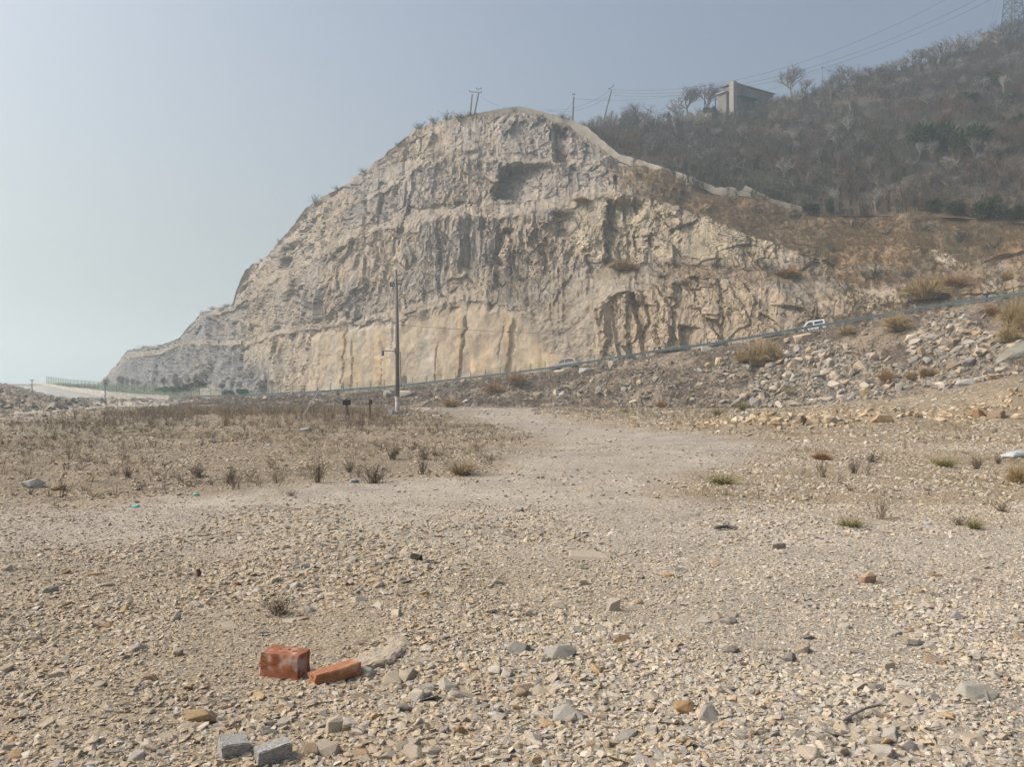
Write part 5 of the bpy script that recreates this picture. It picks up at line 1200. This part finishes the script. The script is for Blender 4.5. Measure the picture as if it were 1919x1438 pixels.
plate(-9 * k, 243 * k, 9 * k, 8 * k, 0, '15'); plate(3.5 * k, 247 * k, 10.5 * k, 8.5 * k, R(-7), '188')

def simple_sign(label, a, b_top, b_bot, bw, bh, face, post, dx=0.0):
    q = hit(a, b_bot, 0, gr1); k = q[1] / F; t = thing('signboard', label, 'sign', q); H = (b_bot - b_top) * k
    MB().tube([(0, 0, -.15), (0, 0, H)], .05, 8).build('post', post, t); MB().box((dx * k, -.06, H - bh * k / 2), (bw * k, .05, bh * k)).build('board', face, t)
simple_sign('black signboard on a thin post left of the utility pole', 650, 750, 779, 15, 9.5, m_dark, m_rust)
simple_sign('rusty signboard seen nearly edge-on, next to the black one', 693, 749, 786, 6, 9, m_rust, m_rust, 1.5)
q = hit(566, 780, 0, gr1); kk_ = q[1] / F
t = MB().tube([(0, 0, -.1), (32 * kk_, .3, 53 * kk_)], [.035, .022], 8).build('bamboo_pole', m_concrete); t.location = q; tag(t, 'thin whitish pole leaning to the right in the dry grass', 'pole')
q = hit(60, 737, 0, seg['road'][0]); k = q[1] / F; t = thing('street_lamp', 'small street lamp at the crest of the road', 'street lamp', q)
MB().tube([(0, 0, 0), (0, 0, 24 * k)], .09, 8).build('pole', m_dark, t); MB().box((0, 0, 24 * k), (4.5 * k, .5, 1.5 * k)).build('lamp_head', m_dark, t)
q = hit(197, 757, 0, seg['road'][0]); k = q[1] / F; t = thing('sign_post', 'dark post with a short crossbar at the junction', 'post', q)
MB().tube([(0, 0, 0), (0, 0, 38 * k)], .085, 8).build('pole', m_dark, t); MB().box((0, 0, 37.5 * k), (6 * k, .2, 1.6 * k)).build('crossbar', m_dark, t)

def leaning_pole(label, a0, b0, a1, b1, rows, arms, r=.2):
    q = hit(a0, b0, *rows); Y = q[1]; top = P(a1, b1, Y) - q; k = Y / F
    t = thing('wooden_pole', label, 'utility pole', q); MB().tube([(0, 0, -1.5), tuple(top)], [r * 1.15, r * .8], 8).build('pole', m_wood, t)
    for (dx0, dz0, dx1, dz1) in arms: MB().tube([tuple(top + np.array([dx0 * k, -.1, dz0 * k])), tuple(top + np.array([dx1 * k, -.1, dz1 * k]))], .09, 6).build('crossarm', m_dark, t)
    for (dx0, dz0, dx1, dz1) in arms:
        for e_ in ((dx0, dz0), (dx1, dz1)): MB().tube([tuple(top + np.array([e_[0] * k, -.1, e_[1] * k])), tuple(top + np.array([e_[0] * k, -.1, e_[1] * k + .45]))], [.09, .06], 6).build('insulator', m_dark, t)
    return q + top
RG = (c7 - 30, NR)
tA = leaning_pole('left pole of the leaning twin poles, joined at the top', 880, 213, 885, 176, RG, [])
tB = leaning_pole('right pole of the leaning twin poles, with crossarms', 887, 213, 897, 174, RG, [(-17, 2.5, 5, 1.0), (-4, 7, 5, 8)])
tC = leaning_pole('straight pole behind the ridge wall', 1072, 226, 1075, 181, (c7 + 2, NR), [(-2, 4, 2, 4)])
tD = leaning_pole('tall pole leaning to the right in front of the wood', 1122, 252, 1146, 168, RG, [(-5, 1, 4, 8)])
tE = leaning_pole('thin post standing on the skyline beside the spreading tree', 1540, 172, 1541, 127, (c7 + 2, NR), [(-1.5, 1, 1.5, 1)], .10)
tF = leaning_pole('pole among the trees left of the house', 1320, 222, 1321, 164, (c7 + 2, NR), [(-1.5, 3, 1.5, 3)])
tG = leaning_pole('pole with a crossbar against the corner of the house', 1340, 218, 1341, 168, (c7 + 2, NR), [(-5, 2, 5, 2)])
def cable(label, p0, p1, sag, r=.032, n=28, mid=()):
    t = np.linspace(0, 1, n)[:, None]; q = np.asarray(p0) * (1 - t) + np.asarray(p1) * t; q[:, 2] -= sag * 4 * (t * (1 - t))[:, 0]
    o = MB().tube([tuple(a) for a in q], r, 5).build('power_cable', m_wire); return tag(o, label, 'cable', 'overhead cables')
top_ = lambda a, b, Y: P(a, b, Y)
cable('upper overhead cable from the leaning pole to beyond the top edge', tD + [-.6, 0, .2], top_(1850, -45, 190), 7.5)
cable('middle overhead cable from the leaning pole to beyond the top edge', tD + [.3, 0, -.6], top_(1900, -38, 190), 7.5)
cable('lower overhead cable from the leaning pole to beyond the top edge', tD + [.5, .3, -1.4], top_(1920, -34, 190), 7.5)
cable('cable from the straight pole past the leaning pole to the house', tC + [0, 0, -.4], tF + [0, 0, -.5], 1.6)
cable('cable from the leaning pole down to the ridge', tD + [-.4, 0, 0], top_(1020, 204, 232), 2.0)
cable('lower cable from the leaning pole down to the ridge', tD + [.2, 0, -1], top_(1026, 207, 232), 2.0)
cable('thin cable from the twin poles to the crest of the ridge', tB + [.4, 0, -.8], top_(960, 200, 236), .8, .025)
cable('stay wire of the straight pole running down to the crest', tC + [0, 0, -1], top_(1052, 214, 240), .2, .03)
cable('cable between the thin skyline post and the house', tE + [0, 0, -.3], tG + [0, 0, -.8], 3.0)
cable('cable from the thin skyline post to the right behind the trees', tE + [0, 0, -.2], top_(1680, 122, 330), 2.0)
cable('upper cable sagging across the wood towards its foot', top_(1225, 232, 250), top_(1560, 352, 178), 3.0, .022)
cable('second cable sagging across the wood towards its foot', top_(1225, 238, 248), top_(1560, 358, 176), 3.2, .022)
cable('lowest cable sagging across the wood towards its foot', top_(1228, 246, 246), top_(1560, 372, 174), 3.4, .022)
cable('low cable from the utility pole across the rock face', np.array(P(748, 609, Yp)), top_(1390, 606, 148), 1.2, .014, 60)
o = MB().tube([tuple(P(751 + 4.5 * math.cos(a), 613 + 4.5 * math.sin(a), Yp - .2)) for a in np.linspace(0, 6.0, 18)], .012, 5).build('cable_coil', m_wire); tag(o, 'loop of spare cable hanging on the utility pole', 'cable')
cable('left cable of the pair rising to the pylon', top_(1852, 58, 330), top_(1877, -30, 330), .5, .03)
cable('right cable of the pair rising to the pylon', top_(1860, 56, 330), top_(1885, -30, 330), .5, .03)

# pylon, hut, house, terrace on the hilltop
m_lattice = M('lattice steel', (.10, .115, .13), rough=.6, var=.1)
Yq = 338; base = P(1898, 86, Yq); base[2] -= 1
t = thing('pylon', 'steel lattice pylon on the hilltop cut by the top edge', 'pylon', base, R(24)); kq = Yq / F
def half(z): return 3.4 - 2.2 * min(z / 30, 1)
HT = 42
cor = [(-1, -1), (1, -1), (1, 1), (-1, 1)]
for cx_, cy_ in cor: MB().tube([(cx_ * half(z), cy_ * half(z), z) for z in np.linspace(0, HT, 8)], .24, 5).build('leg', m_lattice, t)
br = MB(); zs = np.linspace(0, HT, 14)
for z0, z1 in zip(zs[:-1], zs[1:]):
    for i in range(4):
        a, b = cor[i], cor[(i + 1) % 4]; h0, h1 = half(z0), half(z1)
        br.tube([(a[0] * h0, a[1] * h0, z0), (b[0] * h1, b[1] * h1, z1)], .12, 4); br.tube([(b[0] * h0, b[1] * h0, z0), (a[0] * h1, a[1] * h1, z1)], .12, 4); br.tube([(a[0] * h1, a[1] * h1, z1), (b[0] * h1, b[1] * h1, z1)], .12, 4)
br.build('bracing', m_lattice, t)
for z, w_ in ((28, 7), (34, 6), (40, 4.5)): MB().tube([(-w_, 0, z), (0, 0, z + .5), (w_, 0, z)], .14, 5).build('crossarm', m_lattice, t)

Yq = 330; b_ = P(1852, 84, Yq); t = thing('hilltop_hut', 'small grey hut with a railing on its roof at the hilltop', 'hut', b_, .3); kq = Yq / F
m_hut = M('hut plaster', (.22, .20, .19), var=.2, scale=.6)
MB().box((0, 0, 10 * kq), (17 * kq, 14 * kq, 22 * kq)).build('wall', m_hut, t); MB().box((0, 0, 21.6 * kq), (19 * kq, 16 * kq, 1.2 * kq)).build('roof', m_hut, t)
rl = MB(); zz = 22.2 * kq
for x_ in np.linspace(-8, 8, 5): rl.tube([(x_ * kq, -6 * kq, zz), (x_ * kq, -6 * kq, zz + .8)], .04, 5)
rl.tube([(-8 * kq, -6 * kq, zz + .8), (8 * kq, -6 * kq, zz + .8)], .04, 5); rl.build('railing', m_lattice, t)

m_house = M('house plaster', (.185, .172, .155), var=.12, scale=.4); m_house2 = M('house trim', (.27, .26, .24), var=.08); m_roofe = M('roof edge', (.16, .15, .145), var=.1); m_win = M('bluish glass', (.06, .13, .19), rough=.12, var=.05, spec=.6)
c_ = P(1375, 199, 291); t = thing('house', 'beige two-storey villa with a chimney tower and blue windows on the hilltop', 'house', c_, math.atan2(11.0, 15.8)); kq = 291 / F
Ht = 43 * kq
MB().box((9.6, 2.3, Ht / 2 - 3.5), (19.2, 4.6, Ht + 7)).build('upper_wall', m_house, t)                  # long wall runs back to the right
o = MB().box((9.4, 2.2, Ht + .12), (20.2, 5.6, .3)).build('roof', m_roofe, t)
MB().box((2.2, 3, Ht + .55), (.9, .8, .8)).build('chimney', m_roofe, o); MB().box((4.2, 3, Ht + .5), (.8, .8, .8)).build('chimney', m_roofe, o)
MB().box((-.05, -.12, Ht / 2 + 1.6), (.45, .5, Ht - 3.6)).build('corner_pillar', m_house2, t)
MB().box((-3.0, .8, Ht * .46), (1.6, 1.8, 46 * kq + 4)).shift((0, -3.2, -2.6)).build('chimney_tower', m_house2, t)
MB().box((-1.8, 2.4, Ht * .6), (3.4, 4.2, .35)).build('balcony_roof', m_house2, t); MB().box((-1.5, 2.3, Ht * .29 - 3), (2.8, 3.6, Ht * .58 + 6)).build('side_wall', m_house, t)
MB().box((-.06, 2.4, Ht * .79), (.16, 3.4, Ht * .30)).build('balcony_shade_panel', m_roofe, t); MB().box((-.1, 4.4, Ht * .8), (.3, .4, Ht * .3)).build('balcony_post', m_house2, t)  # flat dark panel paints the balcony's shade onto the wall
MB().box((4.2, -1.2, Ht * .45), (9.6, 3.2, .3)).build('awning', m_roofe, t); MB().box((3.6, -.5, Ht * .16), (8.0, 1.2, Ht * .52 + 6)).shift((0, 0, -3)).build('lower_wall', m_house, t)
for x_, z_, w_, h_, y_ in ((-.2, Ht * .2, 1.0, Ht * .36, -1.13), (1.0, Ht * .2, 1.0, Ht * .36, -1.13), (5.6, Ht * .2, 1.1, 1.6, -1.13), (4.2, Ht * .72, .9, 2.4, -.03), (7.6, Ht * .70, 1.0, 2.4, -.03), (12.6, Ht * .6, 1.5, 2.0, -.03)):
    f = MB().box((x_, y_, z_), (w_ + .24, .1, h_ + .24)).build('window', m_house2 if x_ > 12 else m_roofe, t); MB().box((x_, y_ - .05, z_), (w_, .08, h_)).build('pane', m_win, f)
Yq = 282; b_ = P(1296, 228, Yq); kq = Yq / F; t = thing('arched_terrace', 'pale terrace wall topped with round arched slabs below the house', 'terrace wall', b_)
MB().box((0, 0, 3 * kq), (74 * kq, 2.2, 12 * kq)).build('wall', m_house2 if False else m_render, t); MB().box((31 * kq, -.3, 8 * kq), (10 * kq, 2.4, 13 * kq)).build('end_pier', m_render, t)
def arch(cx_, r_, h_):
    pts = [(cx_ - r_, 8 * kq)] + [(cx_ + r_ * math.cos(a), 8 * kq + h_ * math.sin(a)) for a in np.linspace(math.pi, 0, 13)] + [(cx_ + r_, 8 * kq)]
    n = len(pts); mb = MB(); mb.add([(x, y, z) for y in (-.5, .5) for x, z in pts], [tuple(range(n)), tuple(range(2 * n - 1, n - 1, -1))] + [(i, i + n, (i + 1) % n + n, (i + 1) % n) for i in range(n)]); return mb
for cx_, r_, h_ in ((16 * kq, 10 * kq, 11 * kq), (-3 * kq, 9 * kq, 9 * kq), (-20 * kq, 7 * kq, 5 * kq)): arch(cx_, r_, h_).build('arched_slab', m_render, t)
b_ = P(1235, 234, 276); o = MB().box((0, 0, 0), (60 * .165, 1.2, 10 * .165)).build('terrace_rubble_wall', m_ashlar); o.location = b_; tag(o, 'crumbling dry stone wall left of the arched terrace', 'wall')

# ---- vehicles
def vehicle(name, label, cat, px_c, off, L, W, H, lower, upper, panes, wheels, paint, up=0.05):
    t_ = edge_pt(px_c - 20, off) - edge_pt(px_c + 20, off); loc = edge_pt(px_c, off, up); d = Vector(t_).normalized()
    t = thing(name, label, cat, loc); t.rotation_euler = (0, -math.asin(d.z), math.atan2(d.y, d.x))
    def side_shell(poly, w0, w1, z0, z1):
        n = len(poly); V = []
        for s_ in (-1, 1):
            for x, z in poly: V.append((x * L, s_ * (w0 + (w1 - w0) * (z - z0) / (z1 - z0)), z * H))
        return MB().add(V, [tuple(range(n)), tuple(range(2 * n - 1, n - 1, -1))] + [(i, i + n, (i + 1) % n + n, (i + 1) % n) for i in range(n)])
    zb = min(z for x, z in upper); zt = max(z for x, z in upper)
    b = side_shell(lower, W / 2, W / 2, 0, 1); b.build('body', paint, t)
    side_shell(upper, W / 2 - .03, W / 2 - .2, zb, zt).build('cabin', paint, t)
    for i, poly in enumerate(panes):
        mb = MB()
        for s_ in (-1, 1):
            V = [(x * L, s_ * (W / 2 - .03 - .17 * (z - zb) / (zt - zb) + .015), z * H) for x, z in poly]; mb.add(V, [tuple(range(len(poly)))])
        mb.build('side_window', m_glass, t)
    (xa, za), (xb, zb_) = upper[-1], upper[-2]                       # windscreen: the front edge of the cabin
    wv = lambda z: W / 2 - .03 - .17 * (z - zb) / (zt - zb) - .1
    p0, p1 = np.array([xa * L, za * H]), np.array([xb * L, zb_ * H]); nn_ = np.array([(p0 - p1)[1], -(p0 - p1)[0]]); nn_ = nn_ / np.linalg.norm(nn_) * .02; nn_ = nn_ if nn_[0] > 0 else -nn_
    a_, c_ = p0 * .92 + p1 * .08 + nn_, p0 * .1 + p1 * .9 + nn_
    MB().add([(a_[0], -wv(za), a_[1]), (a_[0], wv(za), a_[1]), (c_[0], wv(zb_), c_[1]), (c_[0], -wv(zb_), c_[1])], [(0, 1, 2, 3)]).build('windscreen', m_glass, t)
    fx = max(x for x, z in lower) * L
    for s_ in (-1, 1): MB().box((fx - .06, s_ * (W / 2 - .25), H * .42), (.16, .32, .16)).build('headlight', m_house2, t)
    MB().box((fx - .02, 0, H * .2), (.14, W * .94, .16)).build('bumper', m_dark, t)
    for x, r_ in wheels:
        for s_ in (-1, 1):
            wv_ = MB().tube([(x * L, s_ * (W / 2 - .2), r_), (x * L, s_ * (W / 2 + .01), r_)], r_, 18).build('wheel', m_tyre, t); MB().tube([(x * L, s_ * (W / 2), r_), (x * L, s_ * (W / 2 + .025), r_)], r_ * .6, 12).build('rim', m_steel, wv_)
    return t
m_silver = M('silver paint', (.36, .315, .275), rough=.35, var=.04, metallic=.25, spec=.5)
vehicle('parked_car', 'silver-beige hatchback driving downhill behind the guardrail', 'car', 1060, 3.4, 5.3, 2.0, 1.75,
        [(-.5, .2), (.5, .2), (.5, .38), (.46, .50), (.22, .58), (-.46, .62), (-.5, .5)],
        [(-.46, .60), (-.40, .90), (-.22, .99), (.02, .985), (.245, .57)],
        [[(-.40, .63), (-.35, .86), (-.2, .93), (-.07, .93), (-.07, .62)], [(-.05, .62), (-.05, .93), (.03, .92), (.18, .60)]], [(-.31, .34), (.31, .34)], m_silver).name = 'car'
vehicle('van', 'small white van driving downhill behind the guardrail', 'van', 1526, 3.6, 3.45, 1.5, 1.66,
        [(-.5, .16), (.5, .16), (.5, .40), (.46, .52), (-.5, .52)], [(-.49, .515), (-.48, .97), (.12, .99), (.22, .96), (.455, .515)],
        [[(-.42, .60), (-.42, .84), (-.06, .85), (-.06, .60)], [(.0, .55), (.0, .86), (.17, .86), (.33, .56)]], [(-.3, .29), (.31, .29)], m_white)

# ---- the walker behind the guardrail
pl = edge_pt(1850, 2.2, .05); t = thing('person', 'person in dark clothes walking on the road behind the guardrail', 'person', pl, R(165))
me = bpy.data.meshes.new('body'); J = {'pelvis': (0, 0, .93), 'chest': (.02, 0, 1.28), 'neck': (.03, 0, 1.48), 'chin': (.05, 0, 1.56), 'head': (.05, 0, 1.64), 'crown': (.03, 0, 1.73),
     'shl': (.02, .19, 1.40), 'ell': (-.06, .25, 1.13), 'wrl': (.06, .26, .90), 'hal': (.10, .25, .82), 'shr': (.02, -.19, 1.40), 'elr': (-.02, -.25, 1.12), 'wrr': (.16, -.24, .95), 'har': (.22, -.23, .89),
     'hil': (0, .10, .88), 'knl': (.16, .10, .50), 'anl': (.10, .10, .09), 'tol': (.26, .10, .04), 'hir': (0, -.10, .88), 'knr': (-.04, -.10, .48), 'anr': (-.26, -.10, .12), 'tor': (-.12, -.10, .04)}
ks = list(J); rad = dict(pelvis=.15, chest=.155, neck=.055, chin=.075, head=.095, crown=.07, shl=.07, shr=.07, ell=.05, elr=.05, wrl=.035, wrr=.035, hal=.035, har=.035, hil=.10, hir=.10, knl=.07, knr=.07, anl=.05, anr=.05, tol=.04, tor=.04)
E = [('pelvis', 'chest'), ('chest', 'neck'), ('neck', 'chin'), ('chin', 'head'), ('head', 'crown'), ('chest', 'shl'), ('shl', 'ell'), ('ell', 'wrl'), ('wrl', 'hal'), ('chest', 'shr'), ('shr', 'elr'), ('elr', 'wrr'), ('wrr', 'har'), ('pelvis', 'hil'), ('hil', 'knl'), ('knl', 'anl'), ('anl', 'tol'), ('pelvis', 'hir'), ('hir', 'knr'), ('knr', 'anr'), ('anr', 'tor')]
me.from_pydata([J[a] for a in ks], [(ks.index(a), ks.index(b)) for a, b in E], [])
bo = link(bpy.data.objects.new('body', me)); md = bo.modifiers.new('skin', 'SKIN'); bo.modifiers.new('sub', 'SUBSURF').levels = 1
for i, a in enumerate(ks): me.skin_vertices[0].data[i].radius = (rad[a], rad[a]); me.skin_vertices[0].data[i].use_root = a == 'pelvis'
dg = bpy.context.evaluated_depsgraph_get(); ev_ = bo.evaluated_get(dg); m2 = bpy.data.meshes.new_from_object(ev_); bo.modifiers.clear(); bo.data = m2; bo.parent = t
m_cloth = M('dark clothes', (.012, .011, .012), var=.2); m_skin = M('skin', (.42, .26, .18), rough=.6, var=.05); m_hair = M('dark hair', (.012, .011, .011), rough=.5)
m2.materials.clear(); m2.materials.append(m_cloth); m2.materials.append(m_skin)
for f in m2.polygons: f.material_index = 1 if (f.center.z > 1.5 or (f.center.z < .9 and abs(f.center.y) > .2)) else 0; f.use_smooth = True
hr = MB().tube([(-.03, 0, 1.52), (-.03, 0, 1.62), (0, 0, 1.72), (.02, 0, 1.775)], [.085, .115, .11, .05], 12).build('hair', m_hair, t, True)

# ---- litter and sticks
m_plastic = M('white plastic', (.36, .38, .40), rough=.4, var=.1, scale=8); m_teal = M('teal plastic', (.10, .42, .36), rough=.5, var=.1); m_blue = M('blue plastic', (.06, .12, .40), rough=.5)
def scrap(label, a, b, wpx, hpx, m_, seed, cat='plastic scrap', name='plastic_scrap', g='litter on the plain'):
    q = hit(a, b, 0, gr1); k = q[1] / F; V, Fs = hull_tris(22, (1, .7, .7), seed, .03); V = V / np.abs(V).max(0)
    V = V * (1 + .25 * (vnoise(V[:, 0] * 3, V[:, 1] * 3, V[:, 2] * 3 + seed, 7)[:, None] - .5))
    o = link(bpy.data.objects.new(name, np_mesh(name, V, Fs, m_, True))); o.scale = (wpx * k / 2, wpx * k / 2.6, hpx * k / 2); o.location = (q[0], q[1], q[2] + hpx * k * .3); o.rotation_euler = (0, .1, seed)
    return tag(o, label, cat, g)
scrap('crumpled white plastic sack lying near the right edge', 1898, 858, 42, 17, m_plastic, 3, 'sack', 'plastic_sack')
scrap('white plastic bag at the foot of the wide dead bush', 664, 905, 18, 9, m_plastic, 4); scrap('white paper scrap at the corner of the weedy field', 910, 885, 10, 6, m_plastic, 5); scrap('white scrap among the dead bushes', 718, 880, 8, 7, m_plastic, 6)
scrap('white scrap in the bare part of the weedy field', 690, 813, 8, 5, m_plastic, 7); scrap('teal plastic scrap beside the grassy track edge', 368, 929, 14, 5, m_teal, 8); scrap('pale teal plastic scrap left of the first', 252, 951, 20, 5, m_teal, 9)
scrap('blue plastic scrap near the spoil heap', 400, 821, 6, 4, m_blue, 10); scrap('bluish white scrap on the right gravel', 1738, 983, 18, 6, m_plastic, 11); scrap('small white scrap at the left field', 503, 836, 9, 5, m_plastic, 12); scrap('white shiny scrap on the middle gravel', 448, 1092, 10, 6, m_plastic, 13)
scrap('white scrap on the right of the track', 1390, 931, 16, 4, m_plastic, 14); scrap('white flat scrap lying in the lower gravel', 926, 1342, 26, 8, m_plastic, 15)
def stick(label, pts, r, m_=m_wood):
    o = MB().tube([tuple(hit(a, b, 0, gr1) + np.array([0, 0, u])) for a, b, u in pts], r, 6).build('stick', m_); return tag(o, label, 'stick', 'sticks on the gravel')
stick('dark stick lying across the pale gravel', [(1340, 995, .03), (1362, 992, .03), (1382, 994, .02)], .02); stick('bleached twig among the lower right stones', [(1572, 1366, .02), (1600, 1352, .03), (1624, 1340, .03), (1650, 1330, .02)], .006)
stick('thin pale stick below the banded stone', [(292, 1364, .01), (340, 1362, .015), (380, 1362, .01)], .003, m_house2); stick('curved pale stick left of the concrete blocks', [(198, 1416, .01), (230, 1414, .012), (252, 1420, .01)], .004, m_house2); stick('fine pale stick crossing the right gravel', [(1590, 1270, .01), (1610, 1262, .015), (1622, 1257, .01)], .004, m_house2)
q = hit(372, 1082, 0, gr1); o = MB().tube([(0, 0, -.02), (.004, 0, .03), (-.003, 0, .066)], [.018, .02, .015], 7).build('stump', m_rust); o.location = q; tag(o, 'short dark stub standing upright on the left gravel', 'stub')

# ------------------------------------------------------------------ haze: one box of even air round everything
hz = MB().box((0, 2150, 87.5), (9000, 4700, 189)).build('haze', None)
hm = bpy.data.materials.new('haze air'); hm.use_nodes = True
hm.node_tree.nodes.clear()
pv = hm.node_tree.nodes.new('ShaderNodeVolumePrincipled'); ho = hm.node_tree.nodes.new('ShaderNodeOutputMaterial')
pv.inputs['Color'].default_value = (*HAZE_COLOR, 1); pv.inputs['Density'].default_value = HAZE_DENSITY; pv.inputs['Anisotropy'].default_value = HAZE_G
hm.node_tree.links.new(pv.outputs[0], ho.inputs['Volume'])
hz.data.materials.append(hm)
tag(hz, 'pale blue haze filling the air over the quarry', kind='stuff')
